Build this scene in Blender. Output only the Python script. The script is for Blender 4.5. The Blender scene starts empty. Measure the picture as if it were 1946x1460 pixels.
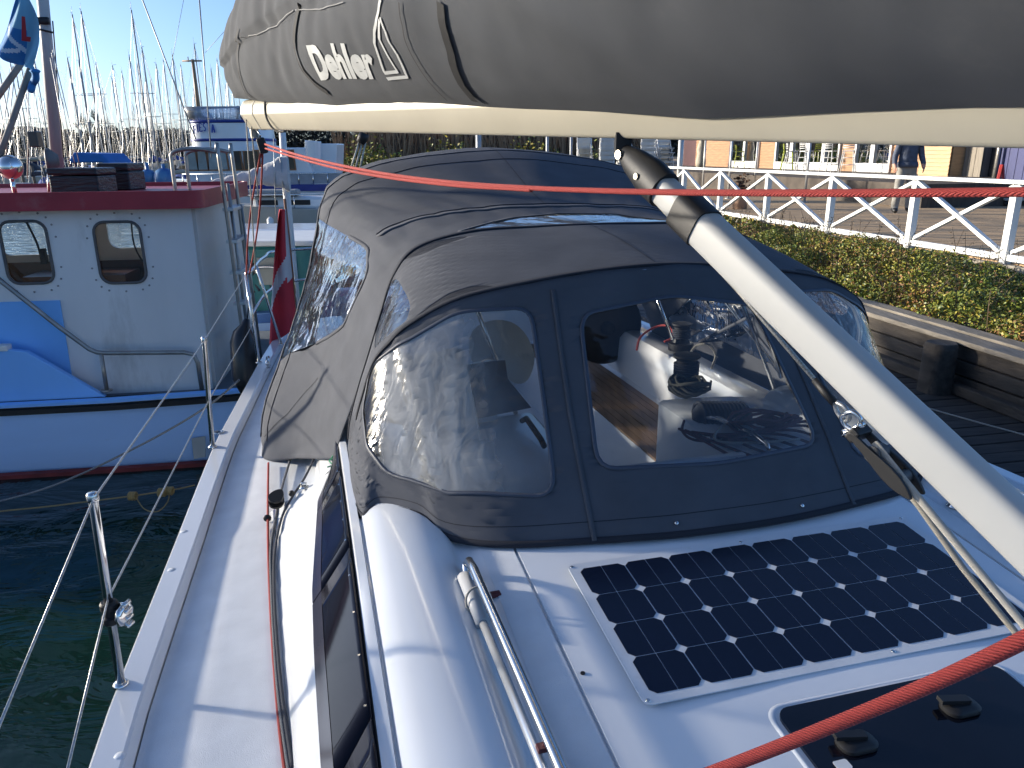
import bpy, bmesh, math, random
from mathutils import Vector as V, Matrix, noise
from mathutils.geometry import delaunay_2d_cdt
R = math.radians
random.seed(7)
SC = bpy.context.scene
COL = SC.collection

# ------------------------------------------------------------------ camera
H = 2.75                                   # eye height above the water
FPX, CX, CY = 1450.0, 973.0, 730.0         # focal length and centre in photo pixels
PITCH = math.atan((CY - 290.0) / FPX)
ROLL = R(0.4)
_fw = V((0, math.cos(PITCH), -math.sin(PITCH)))
_r0 = V((1, 0, 0)); _u0 = _r0.cross(_fw)
RT = _r0 * math.cos(ROLL) - _u0 * math.sin(ROLL)
UP = _u0 * math.cos(ROLL) + _r0 * math.sin(ROLL)
CAM = V((0, 0, H))
cd = bpy.data.cameras.new('camera'); cam = bpy.data.objects.new('camera', cd); COL.objects.link(cam)
cd.sensor_width = 36; cd.lens = 36 * FPX / 1946; cd.clip_start = .05; cd.clip_end = 3000
cam.matrix_world = Matrix(((RT.x, UP.x, -_fw.x, 0), (RT.y, UP.y, -_fw.y, 0), (RT.z, UP.z, -_fw.z, H), (0, 0, 0, 1)))
SC.camera = cam

# ------------------------------------------------------------------ sky, sun, exposure
SUN_EL, SUN_AZ = R(11), R(-77)             # azimuth clockwise from +Y: the sun stands to the left
wd = bpy.data.worlds.new('World'); SC.world = wd; wd.use_nodes = True
nt = wd.node_tree; bg = nt.nodes['Background']
sky = nt.nodes.new('ShaderNodeTexSky'); sky.sky_type = 'NISHITA'; sky.sun_disc = False
sky.sun_elevation = SUN_EL; sky.sun_rotation = SUN_AZ; sky.air_density = .65; sky.dust_density = 1.6; sky.ozone_density = 3.6
nt.links.new(sky.outputs[0], bg.inputs[0]); bg.inputs[1].default_value = .108
sd = bpy.data.lights.new('sun', 'SUN'); sun = bpy.data.objects.new('sun', sd); COL.objects.link(sun)
sd.energy = 3.3; sd.angle = R(2.6); sd.color = (1, .90, .75)
_sv = V((math.sin(SUN_AZ) * math.cos(SUN_EL), math.cos(SUN_AZ) * math.cos(SUN_EL), math.sin(SUN_EL)))
sun.rotation_euler = _sv.to_track_quat('Z', 'Y').to_euler(); sun.location = _sv * 30
vs = SC.view_settings; vs.view_transform = 'Standard'; vs.look = 'None'; vs.gamma = 1; vs.use_curve_mapping = False
vs.exposure = 1.38
SC.render.engine = 'CYCLES'
cy = SC.cycles; cy.use_denoising = True; cy.max_bounces = 8; cy.transparent_max_bounces = 16; cy.glossy_bounces = 4
cy.diffuse_bounces = 3; cy.transmission_bounces = 6; cy.caustics_reflective = False; cy.caustics_refractive = False
cy.use_adaptive_sampling = True; cy.adaptive_threshold = .015
try: cy.sample_clamp_indirect = 6
except Exception: pass

# ------------------------------------------------------------------ where a photo pixel meets the place
def ray(u, v): return _fw + RT * ((u - CX) / FPX) - UP * ((v - CY) / FPX)
def atz(u, v, z): d = ray(u, v); return CAM + d * ((z - H) / d.z)
def aty(u, v, y): d = ray(u, v); return CAM + d * (y / d.y)
YAW = R(-14.9)
AV = V((math.sin(YAW), math.cos(YAW), 0)); LV = V((math.cos(YAW), -math.sin(YAW), 0))
def B(l, t, h): return CAM + LV * l + AV * t + V((0, 0, h))       # boat frame: l to port, t aft, h relative to the eye
def att(u, v, t): d = ray(u, v); return CAM + d * (t / d.dot(AV))
def ath(u, v, h): return atz(u, v, H + h)
def lt(p): q = p - CAM; return (q.dot(LV), q.dot(AV), q.z)
def proj(p): d = p - CAM; f = d.dot(_fw); return (CX + FPX * d.dot(RT) / f, CY - FPX * d.dot(UP) / f)
MID = 1.27

# ------------------------------------------------------------------ materials
def lin(h):
    h = h.lstrip('#'); o = []
    for i in (0, 2, 4):
        c = int(h[i:i + 2], 16) / 255; o.append(c / 12.92 if c <= .04045 else ((c + .055) / 1.055) ** 2.4)
    return tuple(o)
MATS = {}
def M(name, col, rough=.5, metal=0., var=.12, scale=3., bump=0., bscale=60., spec=.5, coat=0., stretch=None, col2=None, detail=4., bdist=.01, dirt=None):
    if name in MATS: return MATS[name]
    if isinstance(col, str): col = lin(col)
    m = bpy.data.materials.new(name); m.use_nodes = True; MATS[name] = m
    t = m.node_tree; n = t.nodes; p = n['Principled BSDF']; L = t.links.new
    p.inputs['Roughness'].default_value = rough; p.inputs['Metallic'].default_value = metal
    p.inputs['Specular IOR Level'].default_value = spec; p.inputs['Coat Weight'].default_value = coat
    tc = n.new('ShaderNodeTexCoord'); src = tc.outputs['Object']
    if stretch:
        mp = n.new('ShaderNodeMapping'); mp.inputs['Scale'].default_value = stretch; L(src, mp.inputs[0]); src = mp.outputs[0]
    nz = n.new('ShaderNodeTexNoise'); nz.inputs['Scale'].default_value = scale; nz.inputs['Detail'].default_value = detail; L(src, nz.inputs['Vector'])
    mx = n.new('ShaderNodeMix'); mx.data_type = 'RGBA'
    a = tuple(max(0, c * (1 - var)) for c in col); b = tuple(min(1, c * (1 + var)) for c in col)
    if col2: b = lin(col2) if isinstance(col2, str) else col2
    mx.inputs['A'].default_value = (*a, 1); mx.inputs['B'].default_value = (*b, 1)
    rp = n.new('ShaderNodeMapRange'); rp.inputs[1].default_value = .3; rp.inputs[2].default_value = .7
    L(nz.outputs['Fac'], rp.inputs[0]); L(rp.outputs[0], mx.inputs['Factor']); out = mx.outputs['Result']
    if dirt:                                        # (colour, scale, threshold, amount): stains with a shape of their own
        dn = n.new('ShaderNodeTexNoise'); dn.inputs['Scale'].default_value = dirt[1]; dn.inputs['Detail'].default_value = 8; dn.inputs['Roughness'].default_value = .65
        L(src, dn.inputs['Vector'])
        dr = n.new('ShaderNodeMapRange'); dr.inputs[1].default_value = dirt[2]; dr.inputs[2].default_value = dirt[2] + .16; dr.inputs[4].default_value = dirt[3]
        L(dn.outputs['Fac'], dr.inputs[0])
        m2 = n.new('ShaderNodeMix'); m2.data_type = 'RGBA'; m2.inputs['B'].default_value = (*(lin(dirt[0]) if isinstance(dirt[0], str) else dirt[0]), 1)
        L(dr.outputs[0], m2.inputs['Factor']); L(out, m2.inputs['A']); out = m2.outputs['Result']
    L(out, p.inputs['Base Color'])
    if bump:
        bn = n.new('ShaderNodeTexNoise'); bn.inputs['Scale'].default_value = bscale; bn.inputs['Detail'].default_value = 3; L(src, bn.inputs['Vector'])
        bp = n.new('ShaderNodeBump'); bp.inputs['Strength'].default_value = bump; bp.inputs['Distance'].default_value = bdist
        L(bn.outputs['Fac'], bp.inputs['Height']); L(bp.outputs[0], p.inputs['Normal'])
    return m

def rope_mat(name, c1, c2, scale=220., w=.5, rough=.75):
    if name in MATS: return MATS[name]
    m = M(name, c1, rough, var=.1, scale=20)
    t = m.node_tree; n = t.nodes; p = n['Principled BSDF']; L = t.links.new
    tc = n.new('ShaderNodeTexCoord'); mp = n.new('ShaderNodeMapping'); mp.inputs['Rotation'].default_value = (.6, .5, .7)
    L(tc.outputs['Object'], mp.inputs[0])
    ck = n.new('ShaderNodeTexWave'); ck.inputs['Scale'].default_value = scale * .65; ck.inputs['Distortion'].default_value = 1.5; ck.bands_direction = 'DIAGONAL'
    L(mp.outputs[0], ck.inputs['Vector'])
    mr = n.new('ShaderNodeMapRange'); mr.inputs[1].default_value = w - .12; mr.inputs[2].default_value = w + .12; L(ck.outputs['Fac'], mr.inputs[0])
    mx = n.new('ShaderNodeMix'); mx.data_type = 'RGBA'
    mx.inputs['A'].default_value = (*lin(c1), 1); mx.inputs['B'].default_value = (*lin(c2), 1)
    L(mr.outputs[0], mx.inputs['Factor']); L(mx.outputs['Result'], p.inputs['Base Color'])
    bp = n.new('ShaderNodeBump'); bp.inputs['Strength'].default_value = .6; bp.inputs['Distance'].default_value = .002
    L(ck.outputs['Fac'], bp.inputs['Height']); L(bp.outputs[0], p.inputs['Normal'])
    return m

def vinyl(name, tint=(.86, .88, .9), haze=.12, wr=.5, wscale=7., stretch=(1, 1, .25), gloss=.06, refl=.08, grad=None):
    """clear sheet plastic: see-through, mirror-like at a slant, a little milky, wrinkled"""
    if name in MATS: return MATS[name]
    m = bpy.data.materials.new(name); m.use_nodes = True; MATS[name] = m
    t = m.node_tree; n = t.nodes; L = t.links.new; n.remove(n['Principled BSDF']); out = n['Material Output']
    tr = n.new('ShaderNodeBsdfTransparent'); tr.inputs[0].default_value = (*tint, 1)
    gl = n.new('ShaderNodeBsdfGlossy'); gl.inputs['Roughness'].default_value = gloss; gl.inputs[0].default_value = (.95, .95, .95, 1)
    df = n.new('ShaderNodeBsdfDiffuse'); df.inputs[0].default_value = (.8, .8, .78, 1)
    tl = n.new('ShaderNodeBsdfTranslucent'); tl.inputs[0].default_value = (.8, .8, .78, 1)
    tc = n.new('ShaderNodeTexCoord'); mp = n.new('ShaderNodeMapping'); mp.inputs['Scale'].default_value = stretch; L(tc.outputs['Object'], mp.inputs[0])
    nz = n.new('ShaderNodeTexNoise'); nz.inputs['Scale'].default_value = wscale; nz.inputs['Detail'].default_value = 3; nz.inputs['Distortion'].default_value = .8; L(mp.outputs[0], nz.inputs['Vector'])
    bp = n.new('ShaderNodeBump'); bp.inputs['Strength'].default_value = wr; bp.inputs['Distance'].default_value = .03; L(nz.outputs['Fac'], bp.inputs['Height'])
    for s in (gl, df, tl): L(bp.outputs[0], s.inputs['Normal'])
    fr = n.new('ShaderNodeFresnel'); fr.inputs[0].default_value = 1.5; L(bp.outputs[0], fr.inputs['Normal'])
    ad = n.new('ShaderNodeMath'); ad.operation = 'ADD'; ad.use_clamp = True; ad.inputs[1].default_value = refl; L(fr.outputs[0], ad.inputs[0])
    hz = n.new('ShaderNodeMixShader'); hz.inputs[0].default_value = .5; L(df.outputs[0], hz.inputs[1]); L(tl.outputs[0], hz.inputs[2])
    m1 = n.new('ShaderNodeMixShader'); L(tr.outputs[0], m1.inputs[1]); L(hz.outputs[0], m1.inputs[2])
    hn = n.new('ShaderNodeMapRange'); hn.inputs[1].default_value = .4; hn.inputs[2].default_value = .66; hn.inputs[3].default_value = haze * .75; hn.inputs[4].default_value = min(1, haze * 1.2)
    L(nz.outputs['Fac'], hn.inputs[0]); hzo = hn.outputs[0]
    if grad:                                         # haze painted where sun catches the creased zone: (direction, up from, up to, down from, down to, least)
        dt = n.new('ShaderNodeVectorMath'); dt.operation = 'DOT_PRODUCT'; dt.inputs[1].default_value = grad[0]; L(tc.outputs['Object'], dt.inputs[0])
        for (a_, b_, lo, hi) in ((grad[1], grad[2], .1, 1.), (grad[3], grad[4], 1., grad[5])):
            g_ = n.new('ShaderNodeMapRange'); g_.interpolation_type = 'SMOOTHSTEP'; g_.inputs[1].default_value = a_; g_.inputs[2].default_value = b_; g_.inputs[3].default_value = lo; g_.inputs[4].default_value = hi; L(dt.outputs['Value'], g_.inputs[0])
            mu = n.new('ShaderNodeMath'); mu.operation = 'MULTIPLY'; L(hzo, mu.inputs[0]); L(g_.outputs[0], mu.inputs[1]); hzo = mu.outputs[0]
    L(hzo, m1.inputs[0])
    m2 = n.new('ShaderNodeMixShader'); L(ad.outputs[0], m2.inputs[0]); L(m1.outputs[0], m2.inputs[1]); L(gl.outputs[0], m2.inputs[2])
    L(m2.outputs[0], out.inputs[0]); return m

# ------------------------------------------------------------------ mesh helpers
ROOTLOC = {}
class MB:
    def __init__(s): s.v = []; s.f = []; s.mi = []
    def add(s, vs, fs, mi=0):
        o = len(s.v); s.v += [V(p) for p in vs]; s.f += [tuple(i + o for i in f) for f in fs]; s.mi += [mi] * len(fs); return s
    def box(s, c, sz, m=None, mi=0):
        c = V(c); h = V(sz) / 2; m = m or Matrix.Identity(3)
        vs = [c + m @ V((x * h.x, y * h.y, z * h.z)) for x in (-1, 1) for y in (-1, 1) for z in (-1, 1)]
        return s.add(vs, [(0, 1, 3, 2), (4, 6, 7, 5), (0, 4, 5, 1), (2, 3, 7, 6), (0, 2, 6, 4), (1, 5, 7, 3)], mi)
    def beam(s, p, q, w, h, up=(0, 0, 1), mi=0):
        p, q = V(p), V(q); d = (q - p); L = d.length; d.normalize(); x = d.cross(V(up)); x.normalize(); z = x.cross(d)
        m = Matrix((x, d, z)).transposed(); return s.box((p + q) / 2, (w, L, h), m, mi)
    def tube(s, pts, r, n=8, caps=True, mi=0, sy=1., upv=None):
        pts = [V(p) for p in pts]; k = len(pts); rr = r if isinstance(r, (list, tuple)) else [r] * k
        t0 = (pts[1] - pts[0]).normalized(); ref = V(upv) if upv else (V((0, 0, 1)) if abs(t0.z) < .9 else V((1, 0, 0)))
        nx = t0.cross(ref).normalized(); vs = []; fs = []
        for i, p in enumerate(pts):
            t = (pts[min(i + 1, k - 1)] - pts[max(i - 1, 0)]);
            if t.length < 1e-9: t = t0
            t.normalize(); nx = (nx - t * nx.dot(t));
            if nx.length < 1e-6: nx = t.cross(V((1, 0, 0)))
            nx.normalize(); ny = t.cross(nx)
            for j in range(n):
                a = 2 * math.pi * j / n; vs.append(p + (nx * math.cos(a) + ny * (math.sin(a) * sy)) * rr[i])
        for i in range(k - 1):
            for j in range(n):
                a, b = i * n + j, i * n + (j + 1) % n; fs.append((a, b, b + n, a + n))
        if caps: fs.append(tuple(range(n))[::-1]); fs.append(tuple(range((k - 1) * n, k * n)))
        return s.add(vs, fs, mi)
    def lathe(s, c, prof, n=16, axis=(0, 0, 1), mi=0):
        q = V(axis).normalized().to_track_quat('Z', 'Y').to_matrix(); c = V(c); vs = []; fs = []
        for (r, z) in prof:
            for j in range(n): a = 2 * math.pi * j / n; vs.append(c + q @ V((r * math.cos(a), r * math.sin(a), z)))
        for i in range(len(prof) - 1):
            for j in range(n): a, b = i * n + j, i * n + (j + 1) % n; fs.append((a, b, b + n, a + n))
        fs.append(tuple(range(n))[::-1]); fs.append(tuple(range((len(prof) - 1) * n, len(prof) * n)))
        return s.add(vs, fs, mi)
    def ball(s, c, r, n=12, sc=(1, 1, 1), mi=0):
        c = V(c); vs = []; fs = []; m = n // 2
        for i in range(m + 1):
            th = math.pi * i / m
            for j in range(n):
                a = 2 * math.pi * j / n; vs.append(c + V((r * sc[0] * math.sin(th) * math.cos(a), r * sc[1] * math.sin(th) * math.sin(a), r * sc[2] * math.cos(th))))
        for i in range(m):
            for j in range(n): a, b = i * n + j, i * n + (j + 1) % n; fs.append((a, a + n, b + n, b))
        return s.add(vs, fs, mi)
    def grid(s, rows, mi=0, flip=False, closed=False):
        k = len(rows[0]); fs = []
        for i in range(len(rows) - 1):
            for j in range(k if closed else k - 1):
                a, b = i * k + j, i * k + (j + 1) % k; fs.append((a, b, b + k, a + k) if not flip else (a, a + k, b + k, b))
        return s.add([p for r_ in rows for p in r_], fs, mi)
    def prism(s, poly, d, mi=0):                    # a flat polygon (3D points) given thickness along vector d
        n = len(poly); d = V(d); vs = [V(p) for p in poly] + [V(p) + d for p in poly]
        fs = [tuple(range(n))[::-1], tuple(range(n, 2 * n))] + [(i, (i + 1) % n, (i + 1) % n + n, i + n) for i in range(n)]
        return s.add(vs, fs, mi)
    def build(s, name, mat, parent=None, smooth=False, bev=0, solid=0, sub=0, auto=True):
        me = bpy.data.meshes.new(name); loc = V((0, 0, 0))
        if parent is not None: loc = ROOTLOC.get(parent.name, V((0, 0, 0)))
        me.from_pydata([p - loc for p in s.v], [], s.f)
        for m in (mat if isinstance(mat, (list, tuple)) else [mat]): me.materials.append(m)
        if isinstance(mat, (list, tuple)): me.polygons.foreach_set('material_index', s.mi)
        if smooth: me.polygons.foreach_set('use_smooth', [True] * len(me.polygons))
        me.update()
        o = bpy.data.objects.new(name, me); COL.objects.link(o)
        if smooth == 'auto':
            try: me.set_sharp_from_angle(angle=R(38))
            except Exception: pass
        if parent is not None: o.parent = parent; ROOTLOC[o.name] = loc
        if bev:
            b = o.modifiers.new('bevel', 'BEVEL'); b.width = bev; b.segments = 2; b.limit_method = 'ANGLE'; b.angle_limit = R(40)
        if sub:
            b = o.modifiers.new('sub', 'SUBSURF'); b.levels = b.render_levels = sub
        if solid:
            b = o.modifiers.new('solid', 'SOLIDIFY'); b.thickness = solid; b.offset = 0
        return o

def tag(o, label=None, cat=None, group=None, kind=None):
    if label: o['label'] = label
    if cat: o['category'] = cat
    if group: o['group'] = group
    if kind: o['kind'] = kind
    return o
def thing(name, label, cat, loc, group=None):
    o = bpy.data.objects.new(name, None); COL.objects.link(o); o.location = V(loc); o.empty_display_size = .2
    ROOTLOC[o.name] = V(loc); return tag(o, label, cat, group)
def copy_tree(o, parent=None, loc=None, rotz=None, scale=None):
    c = o.copy(); COL.objects.link(c); c.parent = parent
    if loc is not None: c.location = V(loc)
    if rotz is not None: c.rotation_euler = (0, 0, rotz)
    if scale is not None: c.scale = scale
    for ch in o.children: copy_tree(ch, c)
    return c
def cr(pts, n):                                      # smooth curve through points, n samples
    pts = [V(p) for p in pts]; k = len(pts) - 1; out = []
    for i in range(n):
        x = i / (n - 1) * k; a = min(int(x), k - 1); f = x - a
        p0, p1, p2, p3 = pts[max(a - 1, 0)], pts[a], pts[a + 1], pts[min(a + 2, k)]
        out.append(.5 * ((2 * p1) + (p2 - p0) * f + (2 * p0 - 5 * p1 + 4 * p2 - p3) * f * f + (3 * p1 - p0 - 3 * p2 + p3) * f ** 3))
    return out
def ev(pts, x):                                      # the same curve at parameter x in 0..1
    k = len(pts) - 1; x = min(max(x, 0), 1) * k; a = min(int(x), k - 1); f = x - a
    p0, p1, p2, p3 = pts[max(a - 1, 0)], pts[a], pts[a + 1], pts[min(a + 2, k)]
    return .5 * ((2 * p1) + (p2 - p0) * f + (2 * p0 - 5 * p1 + 4 * p2 - p3) * f * f + (3 * p1 - p0 - 3 * p2 + p3) * f ** 3)
def itp(tab, x):                                     # piecewise linear table
    if x <= tab[0][0]: return tab[0][1]
    for (a, b), (c, d) in zip(tab, tab[1:]):
        if x <= c: return b + (d - b) * (x - a) / (c - a)
    return tab[-1][1]
def inpoly(x, y, P):
    r = False; j = len(P) - 1
    for i in range(len(P)):
        xi, yi = P[i]; xj, yj = P[j]
        if (yi > y) != (yj > y) and x < (xj - xi) * (y - yi) / (yj - yi) + xi: r = not r
        j = i
    return r
def sag(p, q, s, n=16):
    p, q = V(p), V(q); return [p.lerp(q, i / (n - 1)) - V((0, 0, s * 4 * (i / (n - 1)) * (1 - i / (n - 1)))) for i in range(n)]
def line(name, pts, r, mat, label, cat, n=6, group=None):
    return tag(MB().tube(pts, r, n).build(name, mat, None, True), label, cat, group)

# common materials
GEL = M('gelcoat', (.76, .78, .80), .16, var=.03, scale=2, coat=.3, dirt=((.45, .44, .4), 6, .66, .35))
NONSLIP = M('nonslip_deck', (.72, .74, .76), .7, var=.06, scale=9, bump=.5, bscale=420, bdist=.002, dirt=((.3, .28, .25), 11, .7, .4))
STEEL = M('polished_steel', (.72, .71, .69), .14, 1., var=.05)
ALU = M('anodised_aluminium', (.72, .73, .74), .42, .35, var=.05, scale=6, stretch=(1, 1, 1))
BOOMW = M('boom_paint', (.50, .46, .36), .35, .1, var=.05, scale=4, dirt=((.4, .36, .28), 5, .68, .3))
CANVAS = M('hood_canvas', (.085, .090, .104), .9, var=.1, scale=6, bump=.35, bscale=900, spec=.2, bdist=.001, dirt=((.10, .105, .115), 3, .58, .2))
TRIM = M('canvas_trim', (.03, .032, .04), .8, var=.1, bump=.3, bscale=700, spec=.2, bdist=.001)
COVER = M('sail_cover_canvas', (.092, .096, .104), .92, var=.08, scale=5, bump=.3, bscale=1100, spec=.15, bdist=.001, dirt=((.14, .14, .142), 4, .6, .4))
BLACK = M('black_plastic', (.010, .010, .011), .55, var=.2)
RUBBER = M('black_rubber', (.018, .018, .018), .75, var=.3, bump=.3, bscale=120)
WHITEP = M('white_paint', (.72, .72, .7), .45, var=.06, scale=4)
RED_ROPE = rope_mat('red_rope', '#b5423b', '#97332e', 300)
GREY_ROPE = rope_mat('grey_rope', '#cfc8bb', '#8f887c', 300)
BW_ROPE = rope_mat('black_white_rope', '#23262c', '#b8bcc2', 200, .72)
DARK_ROPE = rope_mat('dark_rope', '#20242c', '#3b4150', 260)
WIRE = M('steel_wire', (.45, .45, .44), .35, .8, var=.3, scale=120)
# ================================================================== the sailing yacht we stand on
yacht = thing('sailing_yacht', 'white sailing yacht in the foreground with grey cockpit tent and smoked cabin windows', 'sailboat', B(MID, 2.0, -H))
OUT = [(-4.3, 1.25), (-4.0, .95), (-3, .3), (-2, -.15), (-1, -.4), (0, -.555), (1, -.62), (1.78, -.637), (2.1, -.634), (2.93, -.602), (4.02, -.56), (4.63, -.51), (5.72, -.412), (6.4, -.34), (6.9, -.28)]
def mir(l): return 2 * MID - l
TS = [-4.3, -4.15, -3.9, -3.5, -3, -2.5, -2, -1.5, -1, -.5] + [i * .25 for i in range(0, 28)] + [6.9]
# smoothed outline
_o = cr([V((t, l, 0)) for t, l in OUT], 240); OUTS = [(p.x, p.y) for p in _o]
def out(t): return itp(OUTS, t)
hb = MB(); rows = []
for t in TS:
    lo = out(t); c = MID; w = c - lo
    pr = [(0, -1.5), (.0, -1.56), (.02, -1.9), (.07, -2.4), (.14, -2.75), (.35, -2.95), (.7, -3.1), (1, -3.2)]
    L = [B(lo + f * w * (1 if f > .3 else 1), t, h) for f, h in pr]; Rr = [B(mir(lo + f * w), t, h) for f, h in pr[::-1]][1:]
    rows.append(L + Rr)
hb.grid(rows); hb.add(rows[-1], [tuple(range(len(rows[-1])))])
hb.build('hull', GEL, yacht, 'auto')
# toe rails
for sgn in (0, 1):
    m = MB(); rows = []
    for t in TS[2:]:
        lo = out(t); pr = [(0, -1.6), (0, -1.478), (.008, -1.469), (.076, -1.469), (.084, -1.474), (.096, -1.507), (.1, -1.6)]
        rows.append([B(lo + o if not sgn else mir(lo + o), t, h) for o, h in pr])
    m.grid(rows, flip=bool(sgn)); m.build('toe_rail', GEL, yacht, False)
# side decks
FOOT = [(-2.2, 1.0), (-1.5, .45), (-.5, .1), (.3, -.06), (1.0, -.13), (1.71, -.166), (2.34, -.21), (3.14, -.259), (3.8, -.282), (5.2, -.25), (6.9, -.15)]
_f = cr([V((t, l, 0)) for t, l in FOOT], 160); FOOTS = [(p.x, p.y) for p in _f]
def foot(t): return itp(FOOTS, t)
for sgn in (0, 1):
    m = MB(); rows = []
    for t in TS[2:]:
        a = out(t) + .1; b = max(foot(t) + .03, a + .01) if t > -2.2 else MID
        if t > 3.2: b = .0
        ls = [a, a + .03, a + .035, (a + b) / 2, b - .02, b]; hs = [-1.513, -1.512, -1.509, -1.497, -1.486, -1.484]
        rows.append([B(l if not sgn else mir(l), t, h) for l, h in zip(ls, hs)])
    m.grid(rows, flip=bool(sgn)); m.build('side_deck', NONSLIP, yacht, True)
# cabin: cross sections lofted along the boat
WOUT = [(-1, .2), (-.2, .02), (.5, -.04), (1.2, -.056), (1.88, -.067), (2.2, -.065), (2.86, -.03), (3.28, .054), (3.6, .06)]
def Hs(t): return .089 * (min(max(t, -1.5), 2.3) - 1.885)
def crs(t):
    a = Hs(t); wi = .066 if t > .3 else .066 + (.3 - t) * .18
    wo = min(itp(WOUT, t), wi - .01); d = wi - .066
    P = [(foot(t), -1.54), (foot(t) + .01, -1.50), (wo - .012, -1.345 + a * .3), (wo, -1.333 + a * .3), (wi, -1.221 + a * .8), (wi + .005, -1.215 + a), (wi + .03, -1.212 + a), (wi + .033, -1.226 + a), (wi + .039, -1.226 + a),
         (wi + .043, -1.211 + a), (.135, -1.192 + a), (.165, -1.181 + a), (.21, -1.173 + a), (.26, -1.171 + a), (.31, -1.177 + a), (.345, -1.190 + a), (.366, -1.207 + a), (.378, -1.223 + a), (.39, -1.227 + a), (.425, -1.226 + a), (.445, -1.216 + a), (.55, -1.204 + a),
         (.5515, -1.214 + a), (.5575, -1.214 + a), (.559, -1.201 + a), (.8, -1.1905 + a), (1.05, -1.186 + a), (MID, -1.185 + a)]
    return [(l + (d if i > 8 else 0), h) for i, (l, h) in enumerate(P)]
CT = [-1.6, -1.2, -.8, -.4, 0, .3, .6, .9, 1.1, 1.3, 1.5, 1.7, 1.9, 2.1, 2.3, 2.5]
m = MB(); rows = []
P0 = crs(-1.6); rows.append([B(MID + (l - MID) * .9, -2.3, -1.53) for l, h in P0])
for t in CT: rows.append([B(l, t, h) for l, h in crs(t)])
m.grid(rows)
rows = [[B(mir(l), q, h) for l, h in c] for q, c in [(t, crs(t)) for t in CT]]
rows.insert(0, [B(mir(MID + (l - MID) * .9), -2.3, -1.53) for l, h in P0])
m.grid(rows, flip=True)
# aft part: roof stays to either side of the companionway (opening from l .95 to 1.59)
OPEN = .955
for sgn in (0, 1):
    rows = []
    for t in [2.5, 2.7, 2.9, 3.1, 3.2]:
        c = [(l, h) for l, h in crs(t) if l < .9] + [(OPEN - .02, -1.187 + Hs(t)), (OPEN, -1.2 + Hs(t)), (OPEN, -1.6)]
        rows.append([B(l if not sgn else mir(l), t, h) for l, h in c])
    m.grid(rows, flip=bool(sgn))
    c = [(l, h) for l, h in crs(3.2) if l < .9] + [(OPEN, -1.2 + Hs(3))]
    p = [B(l if not sgn else mir(l), 3.2, h) for l, h in c]; q = [B(l if not sgn else mir(l), 3.2, -2.2) for l, h in c]
    m.grid([p, q], flip=not sgn)
m.build('coachroof', GEL, yacht, 'auto')
# nonslip strips on the roof: between the grab rail and the hatch garage, and the walkway either side
for sgn in (0, 1):
    m = MB(); rows = []
    for t in [-.8, 0, .6, 1.1, 1.5, 1.9, 2.3]:
        rows.append([B(l if not sgn else mir(l), t, itp([(x, y) for x, y in crs(t)][20:], l) + .0025) for l in (.45, .49, .548)])
    m.grid(rows, flip=bool(sgn)); m.build('nonslip_strip', NONSLIP, yacht, True)
# smoked cabin windows with slanting joints
GLASS = M('smoked_acrylic', (.010, .010, .016), .06, var=.4, scale=2, spec=.2)
GLASSE = M('smoked_acrylic_edge', (.04, .036, .048), .12, var=.15, scale=8)
JOINT = M('window_sealant', (.004, .004, .004), .5)
def wpt(t, f, lift): # f: 0 outer edge .. 1 inner edge
    c = crs(t); a, b = c[3], c[4]; p = B(a[0] + (b[0] - a[0]) * f, t, a[1] + (b[1] - a[1]) * f)
    n = (LV * -(b[1] - a[1]) + V((0, 0, 1)) * (b[0] - a[0])).normalized(); return p + n * lift
bounds = [(3.02, 3.22), (2.75, 2.86), (2.12, 2.23), (1.36, 1.5), (.62, .74), (-.2, -.1)]
for (a0, a1), (b0, b1) in zip(bounds, bounds[1:]):
    a0 -= .004; a1 -= .004; b0 += .004; b1 += .004
    m = MB(); rows = []
    n = 10
    for i in range(n + 1):
        f = .03 + .94 * i / n; rows.append([wpt((a0 + (a1 - a0) * f) + ((b0 + (b1 - b0) * f) - (a0 + (a1 - a0) * f)) * k / 8, f, .007) for k in range(9)])
    m.grid(rows)
    w = m.build('cabin_window', GLASS, yacht, True, solid=.008)
    e = MB(); rows = []
    for i in range(4):
        f = .03 + .22 * i / 3; rows.append([wpt((a0 + (a1 - a0) * f) + ((b0 + (b1 - b0) * f) - (a0 + (a1 - a0) * f)) * k / 8, f, .0125) for k in range(9)])
    e.grid(rows); e.build('window_band', GLASSE, w, True)
    for k in range(4):
        f = .9; t = a0 + (b0 - a0) * (.14 + .24 * k)
        MB().lathe(wpt(t + .08 * f, f, .011), [(.004, 0), (.004, .002)], 8, (0, 0, 1)).build('screw', STEEL, w)
m = MB(); rows = []
for i in range(6): rows.append([wpt(3.1 - 3.2 * k / 12, .0 + 1.0 * i / 5, .0015) for k in range(13)])
m.grid(rows); m.build('window_bed', JOINT, yacht, True)
# grab rail with its feet, port one mirrored
for sgn in (0, 1):
    f = (lambda l: l) if not sgn else mir
    m = MB(); m.tube([B(f(.385), 1.99, -1.215), B(f(.386), 1.985, -1.17), B(f(.387), 1.96, -1.148), B(f(.39), 1.9, -1.143), B(f(.405), 1.5, -1.178), B(f(.42), 1.1, -1.213), B(f(.43), .5, -1.265), B(f(.432), .42, -1.29), B(f(.433), .4, -1.345)], .0135, 14)
    g = m.build('grab_rail', STEEL, yacht, True)
    for t, l in ((1.985, .386), (1.2, .417), (.4, .433)):
        MB().lathe(B(f(l), t, -1.227 + Hs(t)), [(.026, 0), (.026, .006), (.014, .012), (.014, .05)], 14).build('rail_foot', STEEL, g, True)
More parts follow.
